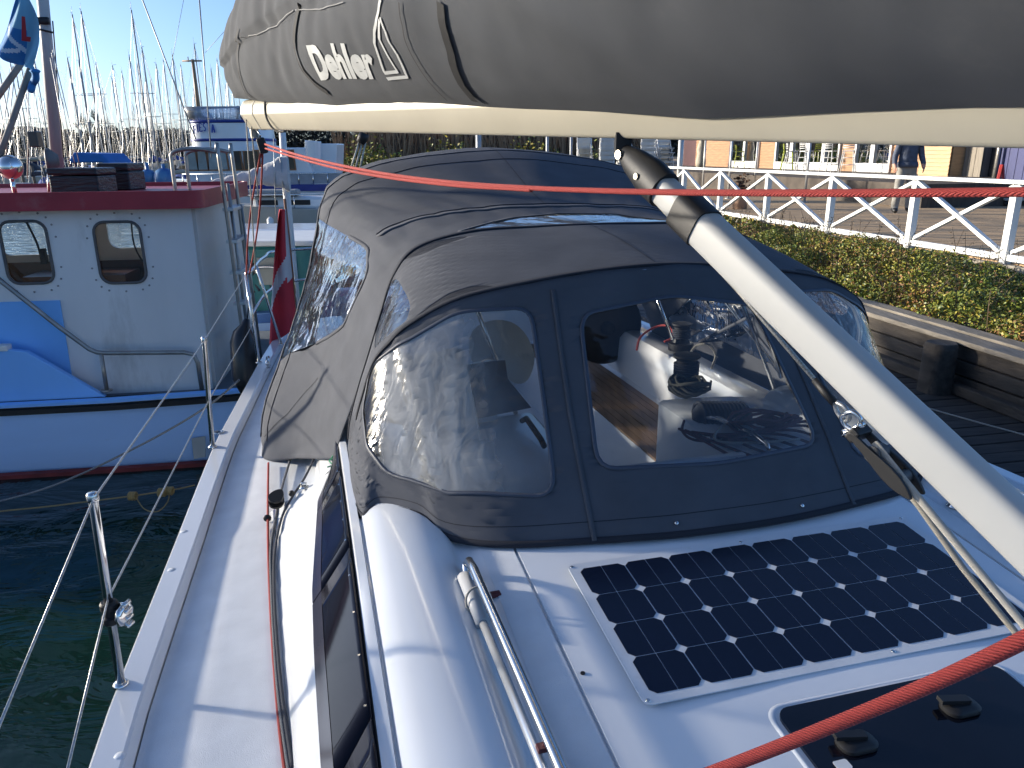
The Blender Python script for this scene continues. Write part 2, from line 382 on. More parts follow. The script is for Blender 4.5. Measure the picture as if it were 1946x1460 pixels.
# sliding hatch line detail screws
for t in (1.5, .9): MB().lathe(B(.575, t, -1.2 + Hs(t)), [(.006, 0), (.006, .003)], 10).build('deck_screw', BLACK, yacht)
# smoked foredeck hatch with frame and handles
def roofh(l, t): return itp(crs(t)[23:], l if l <= MID else mir(l))
hl0, hl1, ht0, ht1 = .955, 1.585, .62, 1.262
def hp(l, t, e): return B(l, t, -1.19 + Hs(t) + e)
def rrect(l0, l1, t0, t1, r, n=5):
    P = []
    for cx, cy_, a0 in ((l1 - r, t1 - r, 0), (l0 + r, t1 - r, 90), (l0 + r, t0 + r, 180), (l1 - r, t0 + r, 270)):
        for i in range(n + 1): a = R(a0 + 90 * i / n); P.append((cx + r * math.cos(a), cy_ + r * math.sin(a)))
    return P
m = MB(); o_ = rrect(hl0 - .022, hl1 + .022, ht0 - .022, ht1 + .022, .05); i_ = rrect(hl0 - .004, hl1 + .004, ht0 - .004, ht1 + .004, .035)
m.grid([[hp(*p, .002) for p in o_], [hp(*p, .005) for p in rrect(hl0 - .018, hl1 + .018, ht0 - .018, ht1 + .018, .048)], [hp(*p, .005) for p in rrect(hl0 - .012, hl1 + .012, ht0 - .012, ht1 + .012, .045)], [hp(*p, -.0) for p in i_]], closed=True)
m.build('hatch_frame', GEL, yacht, True)
HATCH = M('hatch_acrylic', (.006, .007, .012), .07, var=.4, scale=3, dirt=((.09, .03, .015), 9, .63, .5))
m = MB(); m.prism([hp(*p, .004) for p in rrect(hl0, hl1, ht0, ht1, .035)], (0, 0, .008)); ha = m.build('foredeck_hatch', HATCH, yacht)
for l, t in ((1.075, 1.13), (1.38, 1.16)):
    m = MB(); prof = rrect(-.045, .045, -.03, .03, .024); c = hp(l, t, .012)
    rows = []
    for s_, z in ((1, 0), (1, .008), (.85, .014), (.5, .017)): rows.append([c + LV * (x * s_) + AV * (y_ * s_) + V((0, 0, z)) for x, y_ in prof])
    m.grid(rows, closed=True); m.add(rows[-1], [tuple(range(len(prof)))])
    m.beam(c + LV * .02 + V((0, 0, .02)), c - LV * .05 + AV * .012 + V((0, 0, .024)), .022, .01)
    m.build('hatch_handle', BLACK, ha, 'auto')
m = MB(); c = hp(1.01, 1.09, .0125); m.prism([c + LV * x + AV * y_ for x, y_ in rrect(-.017, .017, -.013, .013, .005)], (0, 0, .001)); m.build('hatch_sticker', WHITEP, ha)
# cockpit: coamings, seats with teak slats, sole, bulkhead
m = MB()
for sgn in (0, 1):
    f = (lambda l: l) if not sgn else mir
    rows = []
    for t in (3.21, 4.2, 5.0, 5.8, 6.5):
        c = [(-.05, -1.53), (-.02, -1.37), (.03, -1.325), (.18, -1.31), (.24, -1.315), (.28, -1.36), (.30, -1.62), (.32, -1.63), (.78, -1.635), (.79, -1.65), (.80, -2.05), (MID, -2.06)]
        rows.append([B(f(l), t, h) for l, h in c])
    m.grid(rows, flip=bool(sgn))
    m.add([B(f(.3), 6.45, -1.3), B(MID, 6.45, -1.3), B(MID, 6.45, -2.06), B(f(.3), 6.45, -2.06)], [(0, 1, 2, 3)])
m.build('cockpit', GEL, yacht, 'auto')
TEAK = M('weathered_teak', (.20, .125, .075), .75, var=.3, scale=4, stretch=(6, .6, 6), bump=.3, bscale=40)
for sgn in (0, 1):
    for i in range(8):
        l = .35 + i * .054; l2 = l + .048
        a, b = (l, l2) if not sgn else (mir(l2), mir(l))
        m = MB(); m.prism([B(a, 3.55, -1.634), B(b, 3.55, -1.634), B(b, 6.3, -1.634), B(a, 6.3, -1.634)], (0, 0, .012)); m.build('teak_slat', TEAK, yacht)
m = MB(); m.box((0, 0, 0), (.64, .03, .9), Matrix.Rotation(-YAW, 3, 'Z')); c = B(MID, 2.62, -2.1); m.v = [p + c for p in m.v]
m.build('companionway_step', TEAK, yacht)
DARK = M('cabin_interior', (.05, .035, .022), .6, var=.4, scale=3)
m = MB(); bx = [B(OPEN + .002, 2.3, 0), B(mir(OPEN) - .002, 2.3, 0), B(mir(OPEN) - .002, 3.44, 0), B(OPEN + .002, 3.44, 0)]
m.grid([[p + V((0, 0, -1.62)) for p in bx], [p + V((0, 0, -2.55)) for p in bx]], closed=True, flip=True); m.add([p + V((0, 0, -2.55)) for p in bx], [(0, 1, 2, 3)]); m.build('companionway', DARK, yacht)
m = MB(); m.add([B(OPEN + .001, 2.495, -1.21), B(mir(OPEN) - .001, 2.495, -1.21), B(mir(OPEN) - .001, 2.495, -1.64), B(OPEN + .001, 2.495, -1.64)], [(0, 1, 2, 3)]); m.build('hatch_garage_back', DARK, yacht)
# smoked washboard / open sliding hatch lid and steel grab bar on the roof edge
m = MB(); m.tube([B(1.64, 2.86, -1.15), B(1.64, 2.85, -1.12), B(1.66, 2.78, -1.105), B(1.70, 2.55, -1.105), B(1.71, 2.48, -1.12), B(1.71, 2.46, -1.15)], .011, 10); m.build('grab_bar', STEEL, yacht, True)
m = MB(); m.beam(B(OPEN + .0, 2.44, -1.135), B(mir(OPEN), 2.44, -1.135), .03, .02); m.build('hatch_lip', GEL, yacht, bev=.004)
# winches: drum with rope turns
def winch(l, t, h, mats):
    w = MB(); c = B(l, t, h); w.lathe(c, [(.085, 0), (.085, .05), (.06, .055), (.05, .075), (.047, .12), (.052, .16), (.068, .175), (.068, .185), (.03, .19)], 20)
    o = w.build('winch', BLACK, yacht, 'auto')
    r = MB(); pts = [c + V((.058 * math.cos(a), .058 * math.sin(a), .08 + .013 * a / 6.283)) for a in [i * .35 for i in range(96)]]
    r.tube(pts, .0065, 6); r.build('rope_turns', DARK_ROPE, o, True)
winch(1.79, 3.33, -1.155, 0); winch(mir(1.79), 3.33, -1.155, 0); winch(mir(.12), 4.6, -1.3, 0); winch(.12, 4.6, -1.3, 0)
# mast stands just out of the picture on the right
m = MB(); m.tube([B(MID, .45, -1.3), B(MID, .45, 10.5)], .085, 20, sy=.65); m.build('mast', ALU, yacht, True)
# stanchions, pushpit
def stanchion(bu, bv, tu, tv, name='stanchion', hgt=.6):
    b = ath(bu, bv, -1.47); t = ath(tu, tv, -1.47 + hgt)
    m = MB(); m.lathe(b, [(.022, -.002), (.022, .006), (.016, .012)], 16); m.tube([b, b.lerp(t, .98), t], [.0125, .0125, .0115], 14)
    o = m.build(name, STEEL, yacht, True)
    return b, t, o
S1b, S1t, s1 = stanchion(230, 1302, 176, 945); S2b, S2t, s2 = stanchion(404, 850, 388, 645)
for (t_, o) in ((S1t, s1), (S2t, s2)):
    MB().lathe(t_ + V((0, 0, -.012)), [(.0145, 0), (.0155, .006), (.0155, .02), (.012, .026)], 14).build('stanchion_cap', STEEL, o, True)
# black clamp with chromed knob on the near stanchion
k = S1b.lerp(S1t, .40); kd = (S1t - S1b).normalized()
m = MB(); m.lathe(k - kd * .03, [(.019, 0), (.024, .006), (.024, .022), (.017, .026), (.017, .044), (.024, .048), (.024, .064), (.019, .07)], 16, kd); m.box(k + V((.02, 0, 0)), (.03, .03, .045)); m.build('rail_clamp', BLACK, s1, 'auto')
m = MB()
for i in range(4): m.tube([k + V((.03, 0, -.03 + .02 * i)), k + V((.05, -.008, -.034 + .0225 * i)), k + V((.052, .012, -.034 + .0225 * i))], .007, 8)
m.lathe(k + V((.03, 0, 0)), [(.02, 0), (.034, .006), (.034, .014), (.02, .02)], 8, (1, -.2, 0)); m.build('clamp_knob', STEEL, s1, True)
# pushpit: two legs and two rails
pb = ath(492, 690, -1.47); pt = att(467, 522, lt(pb)[1] + .02); pb2 = ath(535, 655, -1.47); 
m = MB(); m.lathe(pb, [(.024, 0), (.024, .008)], 14); m.lathe(pb2, [(.024, 0), (.024, .008)], 14)
top = lt(pt)[2]; tt = lt(pt)[1]; ll = lt(pt)[0]
rail = [pt, B(ll + .04, tt + .12, top + .015), B(ll + .1, tt + .8, top + .02), B(ll + .3, tt + 1.25, top + .02), B(MID, tt + 1.35, top + .02), B(mir(ll + .3), tt + 1.25, top + .02), B(mir(ll + .1), tt + .8, top + .02), B(mir(ll), tt, top)]
m.tube([pb, pb.lerp(pt, .5), pt], .0125, 12); m.tube(cr(rail, 40), .0125, 12)
m.tube([pb2, pb2.lerp(B(ll + .06, tt + .3, top), .5), B(ll + .06, tt + .3, top + .015)], .011, 12)
mid = [pb.lerp(pt, .55), B(ll + .06, tt + .3, top - .25), B(ll + .12, tt + .8, top - .25), B(ll + .32, tt + 1.25, top - .25), B(MID, tt + 1.35, top - .25), B(mir(ll + .3), tt + 1.25, top - .25), B(mir(ll + .1), tt + .8, top - .25), B(mir(ll), tt, top - .25)]
m.tube(cr(mid, 40), .011, 12)
for l_, t_ in ((ll + .3, tt + 1.25), (mir(ll + .3), tt + 1.25), (mir(ll + .05), tt + .3)): m.tube([B(l_, t_, -1.5), B(l_, t_, top + .02)], .012, 12)
m.build('pushpit', STEEL, yacht, True)
# fairlead oval and cleat on the toe rail
m = MB(); c = ath(415, 822, -1.468); m.lathe(c, [(.03, 0), (.03, .004), (.018, .006), (.018, .0)], 16); m.build('drain_cover', STEEL, yacht, True)
for u_, v_ in ((335, 1012), (205, 1440), (310, 1085)):
    m = MB(); c = ath(u_, v_, -1.469) + LV * .028; m.lathe(c, [(.015, -.002), (.014, .0008), (.002, .001)], 16); m.build('rail_plug', GEL, yacht, True)
m = MB(); c = B(-.33, 5.55, -1.46); m.tube([c - AV * .09 + V((0, 0, .045)), c - AV * .05 + V((0, 0, .055)), c + AV * .05 + V((0, 0, .055)), c + AV * .09 + V((0, 0, .045))], .014, 10)
m.tube([c - AV * .03, c - AV * .03 + V((0, 0, .05))], .014, 10); m.tube([c + AV * .03, c + AV * .03 + V((0, 0, .05))], .014, 10); m.build('mooring_cleat', STEEL, yacht, True)
# padeye and deck block near the hood
m = MB(); c = ath(578, 927, -1.4); m.lathe(c, [(.022, 0), (.022, .004)], 14); m.tube([c + V((-.012, 0, 0)), c + V((-.01, 0, .022)), c + V((.01, 0, .022)), c + V((.012, 0, 0))], .004, 8); m.build('padeye', STEEL, yacht, True)
# rail shadows come from these lifelines
m1 = S1t + (S1t - S2t) * 1.0; up_front = S1t + (S1t - S2t).normalized() * 2.2
e = V((up_front.x, up_front.y, S1t.z)); e = B(-.72 + .1, -.4, -.87)
line('lifeline', [pt, S2t - V((0, 0, .008)), S1t - V((0, 0, .008)), att(-60, 1520, 1.2)], .003, WIRE, 'upper steel wire lifeline running along the side deck over dark water', 'lifeline', 8)
L1 = S1b.lerp(S1t, .48); L2 = S2b.lerp(S2t, .45); L3 = pb.lerp(pt, .45)
line('lifeline', [L3, L2, L1, att(105, 1560, 1.25)], .003, WIRE, 'lower steel wire lifeline threaded through the middle of the stanchions', 'lifeline', 8)

# ------------------------------------------------------------------ solar panel
e1 = LV; sl = R(5.1); e2 = AV * math.cos(sl) + V((0, 0, math.sin(sl))); en = e1.cross(e2)
PA = B(.70, 1.885, -1.187) + en * .0045
def pp(x, y_, z=0): return PA + e1 * x - e2 * y_ + en * z              # x to port, y forward
W_, Hh, cw, chh = .142 * 8, .128 * 4, .142, .128
sp = thing('solar_panel', 'flexible solar panel of dark blue cells screwed to the white cabin top', 'solar panel', pp(.57, .26, -.002))
m = MB(); P = rrect(-.027, W_ + .027, -.027, Hh + .027, .022)
m.prism([pp(x, y_, -.002) for x, y_ in P][::-1], en * .003)
SPW = M('panel_sheet', (.66, .68, .70), .3, var=.05, scale=8, dirt=((.38, .36, .32), 14, .6, .35)); m.build('backing_sheet', SPW, sp)
CELL = M('solar_cell', (.0035, .006, .018), .16, var=.25, scale=3, spec=.35, dirt=((.03, .033, .04), 7, .66, .4))
ch = .015; g = .0016; proto = {}
def cellmesh(side):
    m = MB(); w = cw / 2 - g * 2; x0, x1 = 0, w; y0, y1 = g, chh - g
    P = [(x0 + ch, y0), (x1, y0), (x1, y1), (x0 + ch, y1), (x0, y1 - ch), (x0, y0 + ch)] if side == 0 else [(x0, y0), (x1 - ch, y0), (x1, y0 + ch), (x1, y1 - ch), (x1 - ch, y1), (x0, y1)]
    m.prism([e1 * x - e2 * y_ for x, y_ in P][::-1], en * .0012); return m.build('solar_cell', CELL, None)
pr = [cellmesh(0), cellmesh(1)]
for i in range(8):
    for j in range(4):
        for s_ in (0, 1):
            o = pr[s_] if (i, j) == (0, 0) else pr[s_].copy()
            if (i, j) != (0, 0): COL.objects.link(o)
            o.parent = sp; o.location = pp(i * cw + (g if s_ == 0 else cw / 2 + g * .5), j * chh, .0012) - sp.location
for x, y_ in ((-.014, -.014), (W_ + .014, -.014), (-.014, Hh + .014), (W_ + .014, Hh + .014), (W_ / 2 - .02, -.013), (W_ / 2 + .1, Hh + .013)):
    MB().lathe(pp(x, y_, .001), [(.006, 0), (.006, .001), (.003, .002)], 12, en).build('screw', STEEL, sp, True)
# ================================================================== surfaces of canvas: loft, cut-outs, ribbons
class Surf:
    def __init__(s, rows, bulge=0.): s.rows = [[B(*p) for p in r_] for r_ in rows]; s.bulge = bulge
    def at(s, u, v):
        pts = [ev(r_, u) for r_ in s.rows]
        return ev(pts, v) if len(pts) > 2 else pts[0].lerp(pts[1], min(max(v, 0), 1))
    def p(s, u, v, lift=0.):
        q = s.at(u, v)
        if s.bulge or lift:
            e = .004; a = s.at(min(u + e, 1), v) - s.at(max(u - e, 0), v); b = s.at(u, min(v + e, 1)) - s.at(u, max(v - e, 0))
            n = a.cross(b).normalized(); q = q + n * (lift + s.bulge * math.sin(math.pi * v))
        return q
    def grid_px(s):
        if not hasattr(s, 'g'): s.g = [(i / 120, j / 24, proj(s.p(i / 120, j / 24))) for i in range(121) for j in range(25)]
        return s.g
    def uv(s, x, y, ulim=None):
        g = [q for q in s.grid_px() if ulim is None or ulim[0] <= q[0] <= ulim[1]]
        u, v, _ = min(g, key=lambda q: (q[2][0] - x) ** 2 + (q[2][1] - y) ** 2)
        for _i in range(12):
            p0 = proj(s.p(u, v)); e = .002
            pu = proj(s.p(u + e, v)); pv = proj(s.p(u, v + e))
            a, b, c, d = (pu[0] - p0[0]) / e, (pv[0] - p0[0]) / e, (pu[1] - p0[1]) / e, (pv[1] - p0[1]) / e
            D = a * d - b * c
            if abs(D) < 1e-3: break
            rx, ry = x - p0[0], y - p0[1]
            u = min(max(u + .7 * (d * rx - b * ry) / D, .004), .996); v = min(max(v + .7 * (a * ry - c * rx) / D, .01), .99)
        return (u, v)
def full(half): return half + [(mir(l), t, h) for l, t, h in half[-2::-1]]
def smoothpoly(P, n=6):
    k = len(P); o = []
    for i in range(k):
        p0, p1, p2, p3 = [V((*P[(i + j) % k], 0)) for j in (-1, 0, 1, 2)]
        for q in range(n):
            f = q / n; c = .5 * ((2 * p1) + (p2 - p0) * f + (2 * p0 - 5 * p1 + 4 * p2 - p3) * f * f + (3 * p1 - p0 - 3 * p2 + p3) * f ** 3); o.append((c.x, c.y))
    return o
def cornered(P, r=.25, n=4):                      # polygon with rounded corners
    k = len(P); o = []
    for i in range(k):
        a, b, c = [V((*P[(i + j) % k], 0)) for j in (-1, 0, 1)]
        p, q = b.lerp(a, r), b.lerp(c, r)
        for j in range(n + 1):
            f = j / n; z = p.lerp(b, f).lerp(b.lerp(q, f), f); o.append((z.x, z.y))
    return o
def panel(S, nu, nv, polys, wrinkle=None):
    """triangulate the parameter square with the outlines as edges; returns meshes [rest, poly0, poly1 ...]"""
    vs = []; es = []
    bd = [(i / nu, 0) for i in range(nu)] + [(1, j / nv) for j in range(nv)] + [(i / nu, 1) for i in range(nu, 0, -1)] + [(0, j / nv) for j in range(nv, 0, -1)]
    k = len(bd); vs += bd; es += [(i, (i + 1) % k) for i in range(k)]
    for P in polys:
        o = len(vs); vs += P; es += [(o + i, o + (i + 1) % len(P)) for i in range(len(P))]
    for i in range(1, nu):
        for j in range(1, nv): vs.append((i / nu + .0004 * ((i * 7 + j * 3) % 5), j / nv + .0004 * ((i * 5 + j * 11) % 7)))
    ov, oe, of, *_ = delaunay_2d_cdt([V((a, b)) for a, b in vs], es, [], 1, 1e-6)
    outm = [MB() for _ in range(len(polys) + 1)]; idx = [dict() for _ in outm]
    pos = [S.p(q.x, q.y, wrinkle(q.x, q.y) if wrinkle else 0) for q in ov]
    for f in of:
        cx = sum(ov[i].x for i in f) / len(f); cy_ = sum(ov[i].y for i in f) / len(f); c = 0
        for n, P in enumerate(polys):
            if inpoly(cx, cy_, P): c = n + 1
        m, d = outm[c], idx[c]; ids = []
        for i in f:
            if i not in d: d[i] = len(m.v); m.v.append(pos[i])
            ids.append(d[i])
        m.f.append(tuple(ids)); m.mi.append(0)
    return outm
def ribbon(S, uvs, w, lift=.003, wr=None, closed=False):
    L = [(lift + (wr(u, v) if wr else 0)) for u, v in uvs]
    P = [S.p(u, v, l_) for (u, v), l_ in zip(uvs, L)]; Q = []; n = len(P); rows = [[], []]
    for i in range(n):
        t = (P[(i + 1) % n if closed else min(i + 1, n - 1)] - P[i - 1 if (closed or i) else 0]).normalized()
        u, v = uvs[i]; e = .004
        nn = ((S.at(min(u + e, 1), v) - S.at(max(u - e, 0), v)).cross(S.at(u, min(v + e, 1)) - S.at(u, max(v - e, 0)))).normalized()
        s_ = t.cross(nn); rows[0].append(P[i] + s_ * w / 2); rows[1].append(P[i] - s_ * w / 2)
    return MB().grid(rows, closed=closed)
def dens(P, n=12):
    o = []
    for a, b in zip(P, P[1:]): o += [(a[0] + (b[0] - a[0]) * i / n, a[1] + (b[1] - a[1]) * i / n) for i in range(n)]
    return o + [P[-1]]

F_ = full([(.095, 2.97, -1.205), (.088, 2.66, -1.195), (.108, 2.40, -1.182), (.17, 2.40, -1.158), (.29, 2.285, -1.152), (.365, 2.17, -1.185), (.525, 2.065, -1.182), (.80, 1.995, -1.172), (1.05, 1.955, -1.168), (MID, 1.945, -1.167)])
G_ = full([(.1, 3.0, -1.18), (.128, 2.9, -1.03), (.16, 2.82, -.89), (.205, 2.75, -.74), (.262, 2.71, -.66), (.335, 2.68, -.59), (.51, 2.655, -.503), (.76, 2.64, -.455), (1.02, 2.63, -.422), (MID, 2.62, -.408)])
G2 = full([(.1, 3.06, -1.2), (.12, 3.08, -1.07), (.165, 3.1, -.93), (.22, 3.15, -.80), (.28, 3.2, -.65), (.355, 3.3, -.5), (.47, 3.38, -.395), (.72, 3.4, -.335), (1.0, 3.4, -.325), (MID, 3.38, -.320)])
front = Surf([F_, G_]); roof = Surf([G_, [tuple((a + b) / 2 + (0, 0, .012)[i] for i, (a, b) in enumerate(zip(p, q))) for p, q in zip(G_, G2)], G2])
HOOD = thing('spray_hood', 'dark grey canvas spray hood with clear windows on the cabin top', 'spray hood', B(MID, 2.5, -1.18))
def puv(S, P, ulim=None): return [S.uv(x, y, ulim) for x, y in P]
wl = cornered(puv(front, [(700, 712), (780, 645), (872, 594), (1008, 586), (1030, 740), (1056, 944), (900, 936), (742, 908), (697, 850), (690, 780)], (0, .5)), .22)
wc0 = puv(front, [(1092, 566), (1250, 552)], (.3, .7)) ; wcb = puv(front, [(1132, 880)], (.3, .7))
u0 = (wc0[0][0]); u1 = wcb[0][0]; wc = cornered([(u0, .83), (.5, .865), (1 - u0, .83), (1 - u1, .25), (.5, .225), (u1, .25)], .14)
wr_ = [(1 - u, v) for u, v in wl][::-1]
def wrk(u, v):
    k = min(1, max(0, min(u, 1 - u) - .05) / .2)
    return k * k * (.006 * noise.noise(V((u * 26, v * 2.2, 3))) + .002 * noise.noise(V((u * 60, v * 9, 8))))
fm = panel(front, 160, 36, [wl, wc, wr_], wrk)
fo = fm[0].build('front_panel', CANVAS, HOOD, True, solid=.0025)
VL = vinyl('wrinkled_vinyl', haze=.55, wr=.2, wscale=6, stretch=(2.2, 2.2, .3), gloss=.14, refl=.0, grad=(tuple(LV), .17 - MID, .24 - MID, .36 - MID, .72 - MID, .08))  # milky left band stands in for sunlight caught by the creases
VR = vinyl('port_vinyl', haze=.12, wr=.3, wscale=6, stretch=(2.2, 2.2, .3), gloss=.06, refl=.02)
VC = vinyl('clear_vinyl', tint=(.90, .92, .95), haze=.02, wr=.08, wscale=3, gloss=.03, refl=.015)
for m_, mt, nm in ((fm[1], VL, 'window'), (fm[2], VC, 'window'), (fm[3], VR, 'window')):
    w_ = m_.build(nm, mt, HOOD, True)
BIND = M('window_binding', (.055, .065, .09), .5, var=.15, bump=.3, bscale=400, bdist=.001)
for P in (wl, wc, wr_): ribbon(front, P, .014, .003, wrk, True).build('window_binding', BIND, HOOD, True, solid=.002)
# zips either side of the middle window, stitched hem, snaps
for fl in (0, 1):
    z_ = puv(front, [(1050, 552), (1062, 640), (1082, 780), (1106, 905), (1130, 1030)], (.2, .5))
    if fl: z_ = [(1 - u, v) for u, v in z_]
    ribbon(front, dens(z_, 8), 0.016, .004, wrk).build('zip_flap', CANVAS, HOOD, True, solid=.003)
ribbon(front, [(i / 90, .012) for i in range(91)], .02, .003, wrk).build('hem', TRIM, HOOD, True, solid=.004)
ribbon(front, [(i / 90, .075) for i in range(10, 81)], .003, .002, wrk).build('seam', TRIM, HOOD, True)
for u_, v_ in ((1285, 995), (1523, 962)):
    q = front.uv(u_, v_); c = front.p(*q, .004); MB().lathe(c, [(.007, 0), (.007, .003), (.004, .005)], 12, front.p(*q, .1) - c).build('snap', STEEL, HOOD, True)
# roof of the hood with quarter windows and dark chafe patches
qw = cornered(puv(roof, [(752, 525), (782, 580), (770, 615), (712, 668), (712, 620)], (0, .4)), .25)
pa = smoothpoly(puv(roof, [(783, 612), (820, 580), (872, 552), (920, 543), (948, 549), (900, 563), (850, 582)], (0, .5)), 3)
pb_ = smoothpoly(puv(roof, [(768, 494), (800, 470), (850, 455), (890, 450), (842, 466), (802, 484)], (0, .5)), 3)
rm = panel(roof, 200, 40, [qw, [(1 - u, v) for u, v in qw][::-1], pa, [(1 - u, v) for u, v in pa][::-1], pb_, [(1 - u, v) for u, v in pb_][::-1]], lambda u, v: .002 * noise.noise(V((u * 9, v * 2, 5))))
rm[0].build('roof_panel', CANVAS, HOOD, True, solid=.0025)
VS = vinyl('creased_vinyl', tint=(.8, .84, .86), haze=.07, wr=.7, wscale=7, stretch=(1.6, 1.6, .35), gloss=.03, refl=.06)
for i in (1, 2): rm[i].build('quarter_window', VS, HOOD, True)
for i in (3, 4, 5, 6): rm[i].build('chafe_patch', TRIM, HOOD, True)
ribbon(roof, [(i / 110, .03) for i in range(8, 103)], .03, .003).build('brow_piping', TRIM, HOOD, True, solid=.004)
ribbon(roof, [(i / 110, .975) for i in range(3, 108)], .035, .003).build('aft_piping', TRIM, HOOD, True, solid=.005)
ribbon(roof, [(.5, i / 20) for i in range(1, 20)], .004, .003).build('seam', TRIM, HOOD, True)
# ------------------------------------------------------------------ cockpit tent aft of the hood
T0 = full([(.045, 3.19, -1.275), (.085, 3.12, -1.13), (.162, 3.09, -.935), (.217, 3.14, -.805), (.277, 3.19, -.655), (.352, 3.29, -.507), (.467, 3.37, -.402), (.72, 3.39, -.345), (1.0, 3.39, -.335), (MID, 3.37, -.330)])
T1 = full([(-.115, 3.62, -1.425), (-.05, 3.64, -1.22), (.04, 3.66, -1.0), (.12, 3.72, -.8), (.20, 3.78, -.61), (.285, 3.86, -.45), (.42, 3.96, -.355), (.68, 4.03, -.30), (1.0, 4.06, -.275), (MID, 4.06, -.27)])
T2 = full([(-.305, 3.9, -1.5), (-.298, 4.02, -1.31), (-.163, 4.3, -1.03), (-.09, 4.45, -.88), (0, 4.65, -.66), (.068, 4.85, -.45), (.135, 5.0, -.26), (.24, 5.06, -.15), (.62, 5.12, -.045), (MID, 5.18, .018)])
T3 = full([(-.15, 4.5, -1.42), (-.1, 4.7, -1.2), (0, 4.9, -1.0), (.08, 5.1, -.8), (.15, 5.25, -.62), (.2, 5.4, -.47), (.27, 5.55, -.33), (.4, 5.7, -.23), (.75, 5.8, -.13), (MID, 5.85, -.08)])
T4 = full([(.0, 5.3, -1.35), (.02, 5.4, -1.2), (.08, 5.5, -1.05), (.15, 5.6, -.95), (.2, 5.68, -.88), (.27, 5.76, -.83), (.35, 5.85, -.8), (.5, 5.95, -.78), (.85, 6.02, -.76), (MID, 6.05, -.75)])
tent = Surf([T0, T1, T2, T3, T4])
TENT = thing('cockpit_tent', 'high grey canvas tent over the cockpit with kite shaped side window', 'cockpit tent', B(MID, 4.5, -1.3))
kw = cornered(puv(tent, [(611, 402), (655, 428), (699, 470), (699, 520), (650, 628), (588, 722), (557, 662), (574, 590)], (0, .42)), .16)
rs = cornered([(.372, .035), (.43, .15), (.5, .185), (.57, .15), (.628, .035), (.5, .025)], .2)
def wrt(u, v):
    s_ = min(u, 1 - u)
    return (.010 * noise.noise(V((u * 34, v * 5, 1))) + .004 * noise.noise(V((u * 90, v * 12, 2)))) * (1 if s_ < .45 else .7) * min(1, v * 6) + .03 * max(0, math.sin(math.pi * (v * 4 - 1))) * (-1 if .25 < v < .5 else 0) * .5
aw = cornered([(.16, .64), (.5, .74), (.84, .64), (.86, .95), (.5, .96), (.14, .95)], .12)
sw = cornered([(.05, .53), (.17, .53), (.14, .62), (.05, .9)], .15)
tm = panel(tent, 170, 76, [kw, [(1 - u, v) for u, v in kw][::-1], rs, aw, sw, [(1 - u, v) for u, v in sw][::-1]], wrt)
VA = vinyl('aft_vinyl', tint=(.88, .9, .9), haze=.04, wr=.5, wscale=5, stretch=(2, 2, .4), gloss=.03, refl=.03)
tm[4].build('aft_window', VA, TENT, True)
for i in (5, 6): tm[i].build('aft_side_window', VA, TENT, True)
tm[0].build('canvas', CANVAS, TENT, True, solid=.0025)
VK = vinyl('kite_vinyl', tint=(.84, .88, .9), haze=.04, wr=.4, wscale=4.5, stretch=(1.5, 1.5, .4), gloss=.02, refl=.14)
for i in (1, 2): tm[i].build('side_window', VK, TENT, True)
tm[3].build('roof_window', vinyl('roof_vinyl', tint=(.6, .66, .74), haze=.3, wr=.2, wscale=6, gloss=.05, refl=.25), TENT, True)
for P in (kw, [(1 - u, v) for u, v in kw], rs): ribbon(tent, P, .02, .004, wrt, True).build('window_binding', CANVAS, TENT, True, solid=.002)
ribbon(tent, [(.5, i / 60) for i in range(13, 44)], .004, .004, wrt).build('seam', TRIM, TENT, True)
for v_, wd_ in ((.235, .045), (.25, .004), (.44, .004), (.5, .03)):
    ribbon(tent, [(i / 130, v_) for i in (range(4, 127) if v_ > .3 else range(40, 91))], wd_, .003, wrt).build('seam', TRIM if wd_ < .01 else CANVAS, TENT, True, solid=.003)
ribbon(tent, dens([(.035, .46), (.06, .36), (.10, .27)], 10), .004, .003, wrt).build('seam', TRIM, TENT, True)
# tent frame tubes inside
m = MB()
for T in (T1, T2):
    m.tube([B(*p) - V((0, 0, .02)) for p in cr_ ] if False else cr([B(l + (.03 if l < MID else -.03), t, h - .02) for l, t, h in T[1:-1]], 60), .0125, 10)
m.build('frame_bow', STEEL, TENT, True)
m = MB(); m.tube(cr([B(l + (.03 if l < MID else -.03), t, h - .02) for l, t, h in G_[1:-1]], 60), .0125, 10); m.tube(cr([B(l + (.03 if l < MID else -.03), t, h - .02) for l, t, h in G2[1:-1]], 60), .0125, 10); m.build('frame_bow', STEEL, HOOD, True)
m = MB()
for l in (.62, mir(.62)): m.tube([B(l, 3.38, -.36), B(l + (.25 if l < MID else .55 - .25), 3.2, -1.15)], .01, 8)
m.build('strut', STEEL, HOOD, True)

# ------------------------------------------------------------------ things under the hood
DRAPE = M('white_drape', (.72, .70, .64), .7, var=.05, scale=5, bump=.3, bscale=14, stretch=(2, 2, .4), bdist=.01)
cq_ = [front.uv(*p, (0, .5)) for p in ((742, 893), (915, 925), (858, 618), (782, 668))]
def drp(a, b): u, v = [(cq_[0][i] * (1 - a) + cq_[1][i] * a) * (1 - b) + (cq_[3][i] * (1 - a) + cq_[2][i] * a) * b for i in (0, 1)]; return front.p(u, v, -.03 - .17 * a + .014 * math.sin(a * 17 + b * 2 + 2 * noise.noise(V((a * 3, b * 2, 0)))) * (1.1 - .6 * b) + .01 * noise.noise(V((a * 9, b * 3, 4))))
tag(MB().grid([[drp(i / 60, j / 40) for i in range(61)] for j in range(41)]).build('draped_cloth', DRAPE, None, True, solid=.002), 'white cloth draped in folds behind the left part of the hood window', 'cloth')
